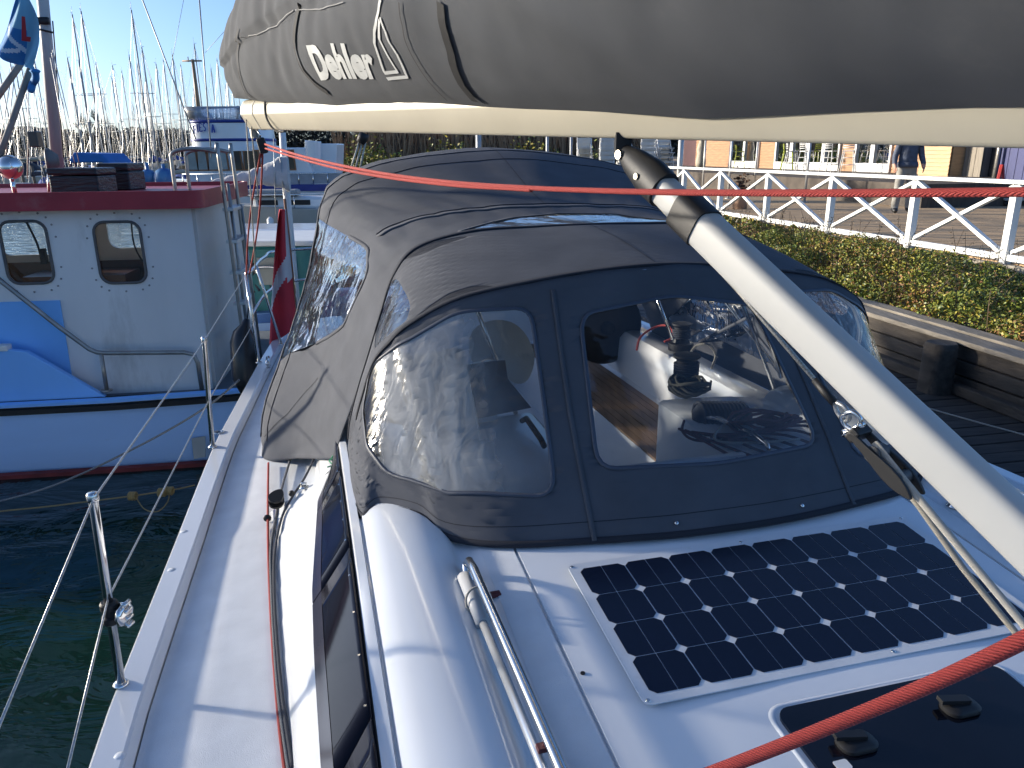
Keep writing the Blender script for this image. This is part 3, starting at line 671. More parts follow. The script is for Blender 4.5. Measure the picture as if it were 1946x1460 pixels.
SILVER = M('grey_dodger_cloth', (.42, .41, .38), .8, var=.15, scale=4, bump=.4, bscale=20, bdist=.01)
def att2(u, v, t): return att(u, v, t)
m = MB(); A_ = [att(893, 612, 3.75), att(980, 600, 3.8), att(1015, 660, 3.8), att(1018, 690, 3.75), att(1000, 740, 3.6), att(955, 720, 3.62), att(935, 672, 3.62), att(900, 700, 3.66), att(888, 670, 3.7)]
c_ = sum(A_, V()) / len(A_) + AV * .06
m.add(A_ + [c_ + AV * .25], [(i, (i + 1) % len(A_), len(A_)) for i in range(len(A_))]); m.add([c_ - AV * .08] + A_, [(0, 1 + (i + 1) % len(A_), 1 + i) for i in range(len(A_))])
tag(m.build('folded_cover', SILVER, None, True, sub=2), 'crumpled pale grey canvas cover seen through the left hood window', 'cover')
m = MB(); c = ath(895, 800, -1.15); rz = Matrix.Rotation(-YAW + .25, 3, 'Z'); m.box(c + V((0, 0, .05)), (.2, .14, .09), rz)
tag(m.build('plastic_box', M('milky_plastic', (.4, .48, .55), .3, var=.1), None, bev=.01), 'pale blue plastic box lying behind the left hood window', 'box')
NAVYS = M('navy_sheet', (.02, .028, .045), .35, var=.2)
m = MB(); P = [att(905, 690, 3.05), att(960, 685, 3.05), att(965, 720, 3.0), att(1010, 775, 2.95), att(840, 810, 2.85), att(850, 700, 2.98)]
m.prism(P, AV * .012); tag(m.build('acrylic_washboard', NAVYS, None), 'dark acrylic washboard leaning behind the left hood window', 'washboard')
m = MB(); m.tube([ath(992, 800, -1.1), ath(1000, 795, -1.07), ath(1028, 835, -1.07), ath(1034, 848, -1.12)], .012, 8); m.build('grab_bar', BLACK, yacht, True)
m = MB(); c = att(1152, 622, 5.3); ax = -AV; m.lathe(c, [(.27, -.02), (.29, 0), (.27, .02)], 32, ax); m.lathe(c, [(.05, -.06), (.05, .06)], 16, ax)
m.build('steering_wheel', BLACK, yacht, True)
m = MB(); c = att(1117, 592, 5.6); m.box(c, (.16, .05, .12), Matrix.Rotation(-YAW, 3, 'Z')); m.box(c + V((-.01, 0, -.12)), (.08, .04, .14), Matrix.Rotation(-YAW, 3, 'Z')); m.build('instrument_box', GEL, yacht, bev=.008)
def coil(c, n, r, sx, sy_, hgt, seed):
    rnd = random.Random(seed); P = []
    N = n * 14
    for i in range(N):
        a = i / 14 * 2 * math.pi; k = r * (.75 + .25 * math.sin(i * .37) + rnd.uniform(-.06, .06))
        P.append(c + LV * (math.cos(a) * k * sx) + AV * (math.sin(a) * k * sy_) + V((0, 0, hgt * i / N + .012 * math.sin(i * 1.3))))
    return P
line('rope_coil', coil(ath(1310, 745, -1.13), 9, .1, 1, 1.1, .07, 3), .0065, rope_mat('olive_rope', '#4a4a42', '#6a685c', 260), 'dark olive rope coil heaped beside the winch under the hood', 'rope', 6)
m = MB(); c = ath(1372, 790, -1.13); d_ = (LV * .8 - AV * .25).normalized()
m.lathe(c - d_ * .13, [(.02, 0), (.05, .02), (.055, .13), (.05, .24), (.02, .26)], 14, d_)
for i in range(12): m.tube([c - d_ * (.1 - .017 * i) + (AV * math.cos(a) + V((0, 0, math.sin(a)))) * .06 for a in [j * .63 for j in range(11)]], .007, 6)
tag(m.build('rope_hank', DARK_ROPE, None, True), 'black rope wound into a tight hank in the middle of the hood window', 'rope')
line('rope_coil', coil(ath(1452, 812, -1.12), 7, .14, 1.2, .6, .05, 5), .007, rope_mat('red_fleck_rope', '#1d2634', '#8d3a36', 220, .75), 'dark blue rope with red fleck piled at the right of the hood window', 'rope', 6)
FL = MATS['red_fleck_rope']
fan = thing('rope_tails', 'fan of dark red flecked halyard tails lying on the white roof under the hood', 'rope', ath(1450, 840, -1.16))
for i in range(9):
    a = ath(1290 + 12 * i, 815 + 3 * i, -1.14 + .01 * (i % 3)); b = ath(1400 + 18 * i, 872 - 9 * i, -1.14)
    mid_ = a.lerp(b, .5) + LV * random.uniform(-.04, .04) + V((0, 0, .012))
    MB().tube(cr([a, mid_, b, b - AV * .12 + LV * .05], 14), .006, 6).build('rope_tail', FL, fan, True)
line('rope_tail', cr([ath(1440, 775, -1.14), ath(1372, 812, -1.11), ath(1362, 838, -1.12), ath(1430, 842, -1.13), ath(1520, 835, -1.14)], 24), .006, GREY_ROPE, 'single pale grey rope loop on top of the dark coils under the hood', 'rope')
line('rope_tail', cr([ath(1300, 800, -1.15), ath(1298, 822, -1.15), ath(1330, 838, -1.15), ath(1420, 835, -1.15)], 20), .006, FL, 'dark rope bight curling around the steel grab bar', 'rope')
line('red_rope', cr([att(1210, 665, 4.6), att(1218, 640, 4.75), att(1245, 622, 4.8), att(1270, 620, 4.7), att(1280, 640, 4.6), att(1262, 650, 4.6)], 26), .008, RED_ROPE, 'short red rope coil hung on the far cockpit winch', 'rope')
line('grey_rope', cr([ath(1305, 690, -1.1), ath(1320, 660, -1.02), ath(1345, 655, -1.0), ath(1360, 675, -1.08), ath(1352, 700, -1.12)], 22), .007, GREY_ROPE, 'pale grey rope loop over the jammers behind the winch', 'rope')
m = MB(); m.tube([att(1246, 560, 4.4), att(1278, 645, 4.35)], .011, 8); m.tube([att(1400, 545, 3.2), att(1524, 742, 2.75)], .005, 6); m.build('strut', STEEL, TENT, True)

# ================================================================== boom, sail cover, vang
B0, B1 = B(1.25, .66, -.012), B(-.25, 5.03, .142); BD = (B1 - B0).normalized(); BS = BD.cross(V((0, 0, 1))).normalized(); BU = BS.cross(BD)   # BS points right of the boom
def bp(s, x, z): return B0.lerp(B1, s) + BS * x + BU * z
boom = thing('boom', 'cream painted boom carrying the grey sail cover across the picture', 'boom', bp(.5, 0, 0))
prof = [(-.008, .0), (-.014, .003), (-.019, .009), (-.0555, .080), (-.0565, .086), (-.053, .125), (-.036, .155), (-.015, .165), (.015, .165), (.036, .155), (.053, .125), (.0565, .086), (.0555, .080), (.019, .009), (.014, .003), (.008, 0)]
m = MB(); m.grid([[bp(s, x, z) for x, z in prof] for s in (0, .2, .4, .6, .8, 1)], closed=True)
m.build('spar', BOOMW, boom, 'auto')
m = MB(); m.prism([bp(1, x * 1.02, z) for x, z in prof], BD * .02); m.prism([bp(1, x, z) for x, z in ((-.02, .0), (.02, .0), (.015, -.05), (-.015, -.05))], -BD * .05); m.build('end_cap', M('cast_alloy', (.45, .43, .38), .5, .5), boom)
m = MB(); m.grid([[bp(.955, x * 1.04, z * 1.02 - .002) for x, z in prof], [bp(.952, x * 1.04, z * 1.02 - .002) for x, z in prof]], closed=True); m.build('seam_band', M('band_tape', (.35, .33, .28), .6), boom, solid=.002)
# cover
def hbot(s): return itp([(0, .055), (.1, .06), (.22, .05), (.32, .068), (.42, .082), (.52, .1), (.6, .105), (.68, .1), (.76, .125), (.82, .13), (.9, .14), (.96, .16), (1.03, .175)], s)
def htop(s): return itp([(0, 1.25), (.3, 1.15), (.6, 1.05), (.8, .95), (.9, .82), (.97, .66), (1.03, .56)], s)
def hwid(s): return itp([(0, .19), (.3, .19), (.6, .19), (.85, .18), (.95, .16), (1.02, .115), (1.035, .06)], s)
class CoverS(Surf):
    def __init__(s): s.bulge = 0
    def at(s, u, v):      # u 0 (mast) .. 1 (aft end), v 0 bottom left .. .5 top .. 1 bottom right
        ss = u * 1.035; a = v * 2 if v <= .5 else (1 - v) * 2; sg = -1 if v <= .5 else 1
        b, t, w = hbot(ss), htop(ss), hwid(ss); z = b + (t - b) * a
        k_ = itp([(0, .30), (.35, .33), (.7, .4), (1, .42)], ss); w = w + .24 * max(0, 1 - ss / .75)
        wd = .05 + (w - .05) * math.sin(min(a / k_, 1) * math.pi / 2) ** .8 if a < .42 else w * (1 - ((a - .42) / .58) ** 2.2) + .02
        fold = .016 * noise.noise(V((ss * 16, a * 1.8, sg))) * (1.2 - a) + .008 * noise.noise(V((ss * 44 + a * 6, a * 2.4, 4 + sg))) + .02 * noise.noise(V((ss * 5, a * 2, 9 + sg)))
        fold += (.05 * noise.noise(V((ss * 17 - a * 9, a * 1.5 + ss * 2, 14))) + .022 * noise.noise(V((ss * 38 - a * 22, a * 2, 17)))) * max(0, 1 - ss / .55) * (1 - a * .5)
        droop = .01 * noise.noise(V((ss * 7, 3.1, 0))) * (1 - a) ** 4
        for st in (.93, .79, .55): wd -= .012 * math.exp(-((ss - st) / .012) ** 2) * (.3 + .7 * a)
        return bp(ss, sg * max(.012, wd + fold * min(1, a * 5)), z + droop)
cov = CoverS()
COV = thing('sail_cover', 'long dark grey mainsail cover with printed logo lying along the boom', 'sail cover', bp(.5, 0, .2))
m = MB(); NU = 260; NV = 64
m.grid([[cov.at(i / NU, j / NV) for j in range(NV + 1)] for i in range(NU + 1)])
m.add([cov.at(1, j / NV) for j in range(NV + 1)], [tuple(range(NV + 1))])
m.build('cover_cloth', COVER, COV, True)
def cband(s_, w, mat, nm, v0=.0, v1=.5, bend=0.):
    P = [(s_ / 1.035 + bend * (1 - 2 * (v0 + (v1 - v0) * i / 50)), v0 + (v1 - v0) * i / 50) for i in range(51)]
    ribbon(cov, P, w, -.004).build(nm, mat, COV, True, solid=.003)
STRAP = M('strap_webbing', (.008, .008, .009), .8, var=.2, bump=.3, bscale=400, bdist=.001)
BG = None
def su(x, y): return cov.uv(x, y)
class _C(CoverS):
    pass
def cstroke(P, w, mat, nm, lift=-.007, n=16):
    q = [cov.uv(x, y) for x, y in P]; ribbon(cov, dens(q, n), w, lift).build(nm, mat, COV, True)
cov.grid_px = lambda: cov.__dict__.setdefault('g', [(i / 150, j / 60, proj(cov.at(i / 150, j / 60))) for i in range(40, 151) for j in range(0, 31)])
cstroke([(564, 5), (562, 60), (563, 95), (575, 130), (600, 158), (626, 176)], .03, STRAP, 'strap')
cstroke([(840, 4), (848, 60), (862, 115), (880, 160), (905, 190)], .034, STRAP, 'strap')
cstroke([(762, 4), (770, 60), (792, 115), (815, 150), (852, 188)], .006, STRAP, 'cover_seam')
cstroke([(455, 55), (453, 95), (456, 140), (468, 175), (492, 197)], .012, STRAP, 'strap')
cstroke([(560, 20), (530, 48), (490, 66), (462, 70)], .004, M('light_stitch', (.2, .2, .2), .8), 'cover_seam')
cstroke([(564, 20), (610, 18), (655, 4)], .004, MATS['light_stitch'], 'cover_seam')
PRINT = M('silver_print', (.52, .53, .52), .6, var=.08, scale=30)
# lettering, laid on the cloth
tcv = bpy.data.curves.new('lettering', 'FONT'); tcv.body = 'Dehler'; tcv.offset = .045; tcv.resolution_u = 4
tob = bpy.data.objects.new('lettering_tmp', tcv); COL.objects.link(tob); dg = bpy.context.evaluated_depsgraph_get()
tme = bpy.data.meshes.new_from_object(tob.evaluated_get(dg)); bm = bmesh.new(); bm.from_mesh(tme)
bmesh.ops.triangulate(bm, faces=bm.faces[:])
for _ in range(2): bmesh.ops.subdivide_edges(bm, edges=[e_ for e_ in bm.edges if e_.calc_length() > .12], cuts=1, use_grid_fill=False); bmesh.ops.triangulate(bm, faces=bm.faces[:])
xs = [v.co.x for v in bm.verts]; ys = [v.co.y for v in bm.verts]; x0, x1, y0, y1 = min(xs), max(xs), min(ys), max(ys)
cq = [cov.uv(*p) for p in ((612, 153), (722, 150), (703, 82), (583, 86))]
def bil(fx, fy): return tuple((cq[0][i] * (1 - fx) + cq[1][i] * fx) * (1 - fy) + (cq[3][i] * (1 - fx) + cq[2][i] * fx) * fy for i in (0, 1))
m = MB(); m.add([cov.p(*bil((v.co.x - x0) / (x1 - x0), (v.co.y - y0) / (y1 - y0)), -.004) for v in bm.verts], [tuple(v.index for v in f.verts) for f in bm.faces]); bm.free()
m.build('lettering', PRINT, COV); bpy.data.objects.remove(tob)
cstroke([(725, -2), (719, 30), (713, 59), (713, 82), (723, 112), (732, 138), (757, 135), (737, 103), (722, 73), (723, 38)], .013, PRINT, 'sail_emblem', -.004, 10)
cstroke([(724, 33), (734, 60), (740, 78), (756, 103), (766, 124), (775, 145), (737, 149)], .013, PRINT, 'sail_emblem', -.004, 10)

# vang
VG1 = bp(.29, -.0, -.03); VG0 = B(1.2, .65, -.77); VDr = (VG0 - VG1).normalized()
def vf(u):
    a, b = 0., 1.
    for _ in range(40):
        c = (a + b) / 2
        if proj(VG1.lerp(VG0, c))[0] < u: a = c
        else: b = c
    return VG1.lerp(VG0, (a + b) / 2)
vang = thing('boom_vang', 'grey aluminium rigid boom vang slanting down from the boom to the mast', 'vang', VG0)
side = VDr.cross(V((0, 0, 1))).normalized()
def oval(p, q, w, h, n=24):
    m = MB(); up_ = side.cross(VDr); rows = []
    for c in (p, q): rows.append([c + side * (math.copysign(abs(math.cos(a)) ** .55, math.cos(a)) * w) + up_ * (math.copysign(abs(math.sin(a)) ** .55, math.sin(a)) * h) for a in [2 * math.pi * i / n for i in range(n)]])
    m.grid(rows, closed=True); m.add(rows[0], [tuple(range(n))[::-1]]); m.add(rows[1], [tuple(range(n))]); return m
VALU = M('vang_aluminium', (.47, .47, .45), .5, .0, var=.04, scale=3)
oval(vf(1258), vf(1322), .031, .034).build('inner_tube', VALU, vang, 'auto')
ot = oval(vf(1312), VG0, .037, .043).build('outer_tube', VALU, vang, 'auto')
m = MB(); up_ = side.cross(VDr)
for a in (-.45, -.05, .4): m.tube([vf(1340) - side * .0372 * math.cos(a) ** .55 + up_ * .0432 * math.copysign(abs(math.sin(a)) ** .55, a), VG0 - side * .0372 * math.cos(a) ** .55 + up_ * .0432 * math.copysign(abs(math.sin(a)) ** .55, a)], .0012, 4)
m.build('groove', M('groove_line', (.4, .4, .39), .5), ot)
m = oval(vf(1298), vf(1338), .041, .047); m.build('collar', BLACK, vang, 'auto', bev=.004)
m = MB(); p_, q_ = vf(1262), VG1; rows = []
for f, w, h in ((0, .043, .047), (.3, .041, .05), (.7, .031, .037), (1, .016, .02)):
    c = p_.lerp(q_, f); rows.append([c + side * math.cos(a) * w + up_ * math.sin(a) * h for a in [2 * math.pi * i / 16 for i in range(16)]])
m.grid(rows, closed=True); m.add(rows[0], [tuple(range(16))]); m.add(rows[-1], [tuple(range(16))[::-1]]); m.build('end_fitting', BLACK, vang, 'auto')
m = MB(); m.lathe(VG1 - side * .03 + VDr * .02, [(.012, 0), (.012, .06)], 14, side); m.build('pin', STEEL, vang, 'auto')
m = MB(); m.lathe(vf(1262).lerp(VG1, .35) - side * .045, [(.008, 0), (.008, .09)], 12, side); m.build('pin', STEEL, vang, 'auto')
MB().box(VG1 + V((0, 0, .02)), (.04, .04, .05)).build('boom_lug', BLACK, vang)
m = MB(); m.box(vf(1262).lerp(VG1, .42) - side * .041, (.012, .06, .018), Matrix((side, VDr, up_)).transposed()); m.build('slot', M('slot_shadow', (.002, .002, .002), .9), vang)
# wire, shackle and tackle under the vang, in its upright plane
vn = side.copy()
def onv(u, v, off=0.): d = ray(u, v); return CAM + d * ((VG0 - side * off - CAM).dot(vn) / d.dot(vn))
line('vang_wire', [onv(1235, 372, .02), onv(1400, 550, .03), onv(1588, 768, .04)], .0052, M('vang_wire', (.35, .34, .31), .45, .6, var=.5, scale=300), 'grey plaited steel wire running along the underside of the vang', 'wire', 8)
w2 = thing('wire_terminal', 'black sleeved wire end with steel thimble and bow shackle below the vang', 'shackle', onv(1600, 790, .04))
MB().tube([onv(1548, 722, .04), onv(1568, 746, .04), onv(1586, 766, .04)], [.008, .0095, .009], 10).build('sleeve', BLACK, w2, True)
th = [onv(1586, 766, .045), onv(1592, 785, .05), onv(1606, 800, .05), onv(1614, 793, .045), onv(1606, 775, .04), onv(1590, 765, .04)]
MB().tube(cr(th, 26), .0052, 8).build('thimble', WIRE, w2, True)
sh = [onv(1632, 812, .045), onv(1634, 795, .045), onv(1618, 783, .04), onv(1600, 792, .045), onv(1606, 808, .05), onv(1620, 818, .05)]
MB().tube(cr(sh, 26), .0055, 8).build('shackle_bow', STEEL, w2, True)
MB().tube([onv(1608, 823, .055), onv(1640, 806, .045)], .006, 10).lathe(onv(1608, 823, .055), [(.0095, -.006), (.0095, .006)], 10, side).build('shackle_pin', STEEL, w2, True)
blk = thing('tackle_block', 'long black fiddle block in the white rope tackle below the vang', 'block', onv(1690, 880, .05))
a_, b_ = onv(1626, 818, .05), onv(1745, 945, .06); dd = (b_ - a_).normalized(); uu_ = dd.cross(side).normalized()
for off in (-.022, .022):
    m = MB(); L_ = (b_ - a_).length; P = []
    for i in range(24):
        a = 2 * math.pi * i / 24; x = .5 - .5 * math.cos(a); P.append(a_ + dd * (L_ * x) + uu_ * (.015 * math.sin(a) * (1 + .25 * math.cos(3 * a))) + side * (off - .004))
    m.prism(P, side * .008); m.build('cheek', BLACK, blk, bev=.002)
MB().lathe(a_.lerp(b_, .35) - side * .018, [(.018, 0), (.012, .018), (.018, .036)], 16, side).build('sheave', M('sheave', (.1, .1, .1), .5), blk, True)
MB().lathe(a_.lerp(b_, .72) - side * .018, [(.016, 0), (.011, .018), (.016, .036)], 16, side).build('sheave', MATS['sheave'], blk, True)
MB().box(a_.lerp(b_, .05), (.05, .022, .03), Matrix((side, dd, uu_)).transposed()).build('head', BLACK, blk, bev=.004)
WROPE = rope_mat('white_braid', '#dcd7cc', '#a39c90', 420, .55)
line('tackle_rope', [onv(1662, 842, .055), onv(1720, 915, .05), onv(1810, 1025, .06), onv(1946, 1188, .08), onv(2040, 1300, .09)], .0078, WROPE, 'thicker white braided rope leading from the block under the vang', 'rope', 10)
line('tackle_rope', [onv(1700, 905, .075), onv(1745, 960, .08), onv(1830, 1080, .1), onv(1946, 1222, .12), onv(2040, 1330, .13)], .0066, rope_mat('white_braid_worn', '#c9c1b2', '#8d8577', 420, .5), 'thinner worn white rope beside the thick one above the solar panel', 'rope', 10)

# ================================================================== red lines
pe = att(503, 280, 4.93); pn = CAM + ray(2050, 366) * .86
def onvert(u, v, p, q):
    n = (q - p).cross(V((0, 0, 1))).normalized(); d = ray(u, v); return CAM + d * ((p - CAM).dot(n) / d.dot(n))
rp = [(503, 274), (560, 293), (640, 313), (740, 332), (860, 347), (1000, 357), (1150, 363), (1300, 366), (1500, 367), (1700, 367), (1946, 365), (2050, 364)]
line('preventer_rope', cr([onvert(u, v, pe, pn) for u, v in rp], 90), .0062, RED_ROPE, 'long red rope stretched from the boom end to the right edge', 'rope', 10)
rp2 = [(500, 281), (560, 299), (640, 320), (740, 338), (860, 352), (960, 358), (1010, 361)]
line('preventer_rope', cr([onvert(u, v, pe + V((0, 0, -.01)), pn) for u, v in rp2], 50), .0058, RED_ROPE, 'second strand of red rope lying just under the long one near the boom end', 'rope', 8)
line('red_sheet', cr([CAM + ray(2080, 1140) * .47, CAM + ray(1946, 1216) * .51, CAM + ray(1700, 1330) * .58, CAM + ray(1370, 1462) * .68, CAM + ray(1200, 1520) * .74], 40), .0058, RED_ROPE, 'thick red rope crossing the lower right corner over the hatch', 'rope', 12)
bk = thing('boom_end_block', 'small black block hanging below the aft end of the boom', 'block', att(497, 275, 4.95))
m = MB(); a_, b_ = att(494, 262, 4.95), att(503, 292, 4.95); m.beam(a_, b_, .05, .06, AV); m.build('cheek', BLACK, bk, bev=.012)
MB().tube([bp(.985, 0, .0), att(494, 255, 4.95), a_], .006, 8).build('shackle', STEEL, bk, True)
for i, (du, lab) in enumerate(((-4, 'left strand of the red rope down from the boom end to the pushpit'), (5, 'right strand of the red rope down from the boom end to the pushpit'))):
    a_ = att(497 + du * .4, 292, 4.95); b_ = pt + LV * (.005 + .02 * i) + V((0, 0, .0)); P = [a_.lerp(b_, k / 12) + LV * (.02 * math.sin(math.pi * k / 12) * (1 if i else -1)) for k in range(13)]
    line('red_line', P, .006, RED_ROPE, lab, 'rope', 8)
for i, (u0_, u1_, v1_, lab) in enumerate(((466, 486, 520, 'grey reef line hanging straight from the boom end, nearest the left'), (473, 491, 372, 'grey double line hanging beside the red rope at the boom end'), (480, 497, 300, 'short grey tail hanging from the boom end'))):
    line('reef_line', [att(u0_, 200, 4.98), att((u0_ + u1_) / 2, (200 + v1_) / 2, 4.98), att(u1_, v1_, 4.98)], .004, GREY_ROPE, lab, 'rope')
line('outhaul_rope', cr([bp(.90, -.05, .17), bp(.899, -.06, .1), bp(.895, -.053, .04), bp(.885, -.03, -.004), bp(.87, 0, -.006)], 16), .006, rope_mat('grey_dark_rope', '#77736b', '#36343a', 300), 'dark rope wrapped once round the aft end of the boom', 'rope')
line('topping_lift', [att(456, 70, 4.95), att(452, -60, 5.0), att(449, -400, 5.1)], .003, WIRE, 'thin topping lift rising from the top of the sail cover', 'wire')
line('flag_halyard', cr([att(458, 40, 4.9), att(452, 48, 4.9), att(456, 62, 4.9), att(459, 82, 4.9)], 16), .005, GREY_ROPE, 'short white cord end tied at the tip of the sail cover', 'rope')
m = MB(); m.beam(att(455, 32, 4.93), att(456, 47, 4.93), .02, .03, AV); tag(m.build('cover_block', BLACK, None, bev=.006), 'tiny black block at the top corner of the sail cover', 'block')

# ================================================================== lines on deck
line('jack_line', cr([ath(u, v, -1.479) for u, v in ((510, 880), (509, 960), (510, 1050), (514, 1150), (520, 1250), (530, 1370), (542, 1470), (560, 1600))], 60), .0052, rope_mat('red_webbing', '#a8352f', '#8e2b28', 300), 'thin dark red line lying along the foot of the cabin side', 'rope')
line('furling_line', cr([ath(u, v, -1.477) for u, v in ((552, 872), (535, 930), (524, 985), (515, 1040), (516, 1120), (521, 1220), (530, 1330), (548, 1460), (570, 1600))], 70), .0062, rope_mat('black_fleck_rope', '#24262a', '#a7a9ad', 240, .74), 'black and white flecked rope on deck beside the red line', 'rope', 8)
line('control_line', cr([ath(600, 866, -1.38), ath(578, 910, -1.40), ath(555, 945, -1.42), ath(535, 985, -1.455), ath(522, 1050, -1.47), ath(521, 1130, -1.472), ath(527, 1230, -1.472), ath(537, 1330, -1.472), ath(556, 1460, -1.472)], 60), .0055, DARK_ROPE, 'plain black rope from under the tent through the small ring to the deck', 'rope', 8)
m = MB(); c = ath(526, 957, -1.45); d_ = (ath(536, 942, -1.45) - ath(514, 972, -1.45)).normalized()
n2 = d_.cross(V((.35, -.1, 1))).normalized(); n3 = n2.cross(d_).normalized() * -1
for o_ in (-.017, .009): m.prism([c + d_ * (.062 * math.cos(a) + .008) + n2 * (.026 * math.sin(a) * (1.1 - .25 * math.cos(a))) + V((0, 0, .018 + o_)) for a in [2 * math.pi * i / 22 for i in range(22)]], (0, 0, .008))
m.lathe(c + d_ * .01 + V((0, 0, .004)), [(.022, 0), (.016, .012), (.022, .024)], 16)
tag(m.build('deck_block', BLACK, None, 'auto'), 'black turning block on the cabin side below the tent flap', 'block')
m = MB(); c = ath(508, 985, -1.475); m.lathe(c, [(.014, -.006), (.017, 0), (.014, .006)], 14, AV); tag(m.build('rope_ring', BLACK, None, True), 'small black eye through which the red deck line runs', 'fitting')
m = MB(); c = ath(554, 938, -1.41); m.ball(c, .014, 10); tag(m.build('rope_stopper', BLACK, None, True), 'black ball stopper on the plain black deck rope', 'fitting')
line('cord_scrap', cr([ath(u, v, -1.27) for u, v in ((630, 858), (632, 868), (626, 876), (631, 884), (622, 888))], 20), .003, M('green_cord', (.02, .22, .1), .7), 'scrap of thin green cord at the edge of the tent flap', 'cord')
# boathook lashed along the grab rail
hk = thing('boat_hook', 'white and steel boat hook pole lashed beside the grab rail', 'boat hook', B(.36, 1.4, -1.2))
def hkp(t, dl=0, dh=0): return B(.362 + (2.0 - t) * .04 + dl, t, -1.183 + Hs(t) + dh)
MB().tube([hkp(1.93), hkp(1.72)], .02, 14).build('hook_socket', M('grey_plastic', (.45, .46, .47), .5, var=.1), hk, True)
MB().tube([hkp(1.73), hkp(1.2), hkp(.5)], .0115, 12).build('pole', M('pole_alloy', (.75, .76, .77), .22, .6, var=.03), hk, True)
for k_, (t_, nm) in enumerate(((1.80, 'grey cord loop tying the boat hook near the spray hood'), (1.16, 'grey cord loop tying the boat hook at the lower edge of the picture'))):
    c = (B(.39, t_, -1.165 + Hs(t_)) + hkp(t_)) / 2; P = [c + (LV * math.cos(a) * .036 + V((0, 0, math.sin(a) * .032)) + AV * .02 * math.sin(a + k_)) for a in [i * .4 for i in range(17)]]
    if k_: P += [c + LV * -.06 + V((0, 0, -.03)), c + LV * -.09 - AV * .03 + V((0, 0, -.035)), c + LV * -.05 - AV * .06 + V((0, 0, -.035)), c + LV * .0 - AV * .05 + V((0, 0, -.03))]
    line('lashing_cord', cr(P, 60), .0032, GREY_ROPE, nm, 'cord')
for (u_, v_, nm) in ((940, 1130, 'small dark red plastic cleat right of the boat hook'), (1035, 1420, 'dark red clip on the cord at the lower end of the boat hook')):
    m = MB(); c = ath(u_, v_, -1.215); m.box(c, (.035, .022, .012), Matrix.Rotation(.3, 3, 'Z')); m.lathe(c, [(.006, 0), (.006, .009)], 8)
    tag(m.build('cord_cleat', M('maroon_plastic', (.09, .015, .018), .5), None, bev=.004), nm, 'cleat')
# ================================================================== water
def water():
    m = M('harbour_water', (.005, .022, .018), .04, var=.25, scale=.5, spec=.5)
    t = m.node_tree; n = t.nodes; L = t.links.new; p = n['Principled BSDF']
    tc = n.new('ShaderNodeTexCoord'); mp = n.new('ShaderNodeMapping'); mp.inputs['Scale'].default_value = (1, 1.8, 1); L(tc.outputs['Object'], mp.inputs[0])
    a = n.new('ShaderNodeTexNoise'); a.inputs['Scale'].default_value = 1.5; a.inputs['Detail'].default_value = 4; a.inputs['Distortion'].default_value = .6; L(mp.outputs[0], a.inputs['Vector'])
    bp_ = n.new('ShaderNodeBump'); bp_.inputs['Strength'].default_value = .4; bp_.inputs['Distance'].default_value = .12; L(a.outputs['Fac'], bp_.inputs['Height']); L(bp_.outputs[0], p.inputs['Normal'])
    p.inputs['IOR'].default_value = 1.33
    return m
MB().add([(-900, -200, 0), (900, -200, 0), (900, 1500, 0), (-900, 1500, 0)], [(0, 1, 2, 3)]).build('water', water())['kind'] = 'structure'

# ================================================================== blue and white fishing boat alongside
fx = V((.989, .148, 0)); fy = V((-.148, .989, 0)); FO = V((-3.55, 6.42, 0))
def Fb(x, y, z): return FO + fx * x + fy * y + V((0, 0, z))
LBLUE = M('light_blue_paint', (.22, .50, .95), .4, var=.06, scale=2, dirt=((.22, .24, .26), 3, .66, .5), stretch=(1, 1, .3))
BLUE = M('blue_paint', (.19, .48, .93), .4, var=.06, scale=2)
WHALL = M('wheelhouse_paint', (.72, .73, .72), .5, var=.06, scale=2.5, stretch=(1, 1, .35), dirt=((.36, .36, .33), 2.2, .56, .55), bump=.1, bscale=3, bdist=.02)
REDP = M('red_roof_paint', (.32, .026, .04), .45, var=.12, scale=3, dirt=((.38, .25, .22), 4, .6, .3))
fish = thing('fishing_boat', 'pale blue fishing boat with grey white wheelhouse and dark red roof on the left', 'fishing boat', Fb(0, 1.5, 0))
# hull: side nearest us plus far side, stations along x (stern +3.4, bow -7)
st = [(-7.2, 1.35, 1.9), (-6.5, .9, 1.75), (-5.5, .45, 1.55), (-4.2, .16, 1.25), (-3, .05, .85), (-2, 0, .72), (-1, 0, .70), (0, 0, .70), (1, .02, .72), (2, .08, .76), (3, .25, .82), (3.6, .6, .86), (3.75, 1.4, .88)]
rows = []
for x, y, zt in st:
    n_ = [(y, zt), (y + .0, zt * .72 + .03), (y + .02, .30), (y + .05, .1), (y + .1, -.05), (y + .5, -.5), (1.45, -.7)]
    rows.append([Fb(x, a, z) for a, z in n_] + [Fb(x, 2.9 - a, z) for a, z in n_[-2::-1]])
HULLB = M('hull_blue_paint', (.42, .62, .93), .38, var=.05, scale=1.5, stretch=(.4, .4, 2), dirt=((.30, .32, .33), 2.5, .62, .55))
m = MB(); m.grid(rows, flip=True); m.add(rows[-1], [tuple(range(len(rows[-1])))]); m.build('hull', HULLB, fish, 'auto')
def strip(z0, z1, out_, mat, nm, zoff=True):
    m = MB(); rr = []
    for x, y, zt in st[:-1]:
        k = (zt - .7) if zoff else 0
        rr.append([Fb(x, y + .0 + (.02 if z0 < .2 else 0), z0 + k), Fb(x, y - out_ + (.02 if z0 < .2 else 0), z0 + k + .01), Fb(x, y - out_ + (.02 if z0 < .2 else 0), z1 + k - .01), Fb(x, y + (.02 if z0 < .2 else 0), z1 + k)])
    m.grid(rr, flip=True); m.build(nm, mat, fish, 'auto')
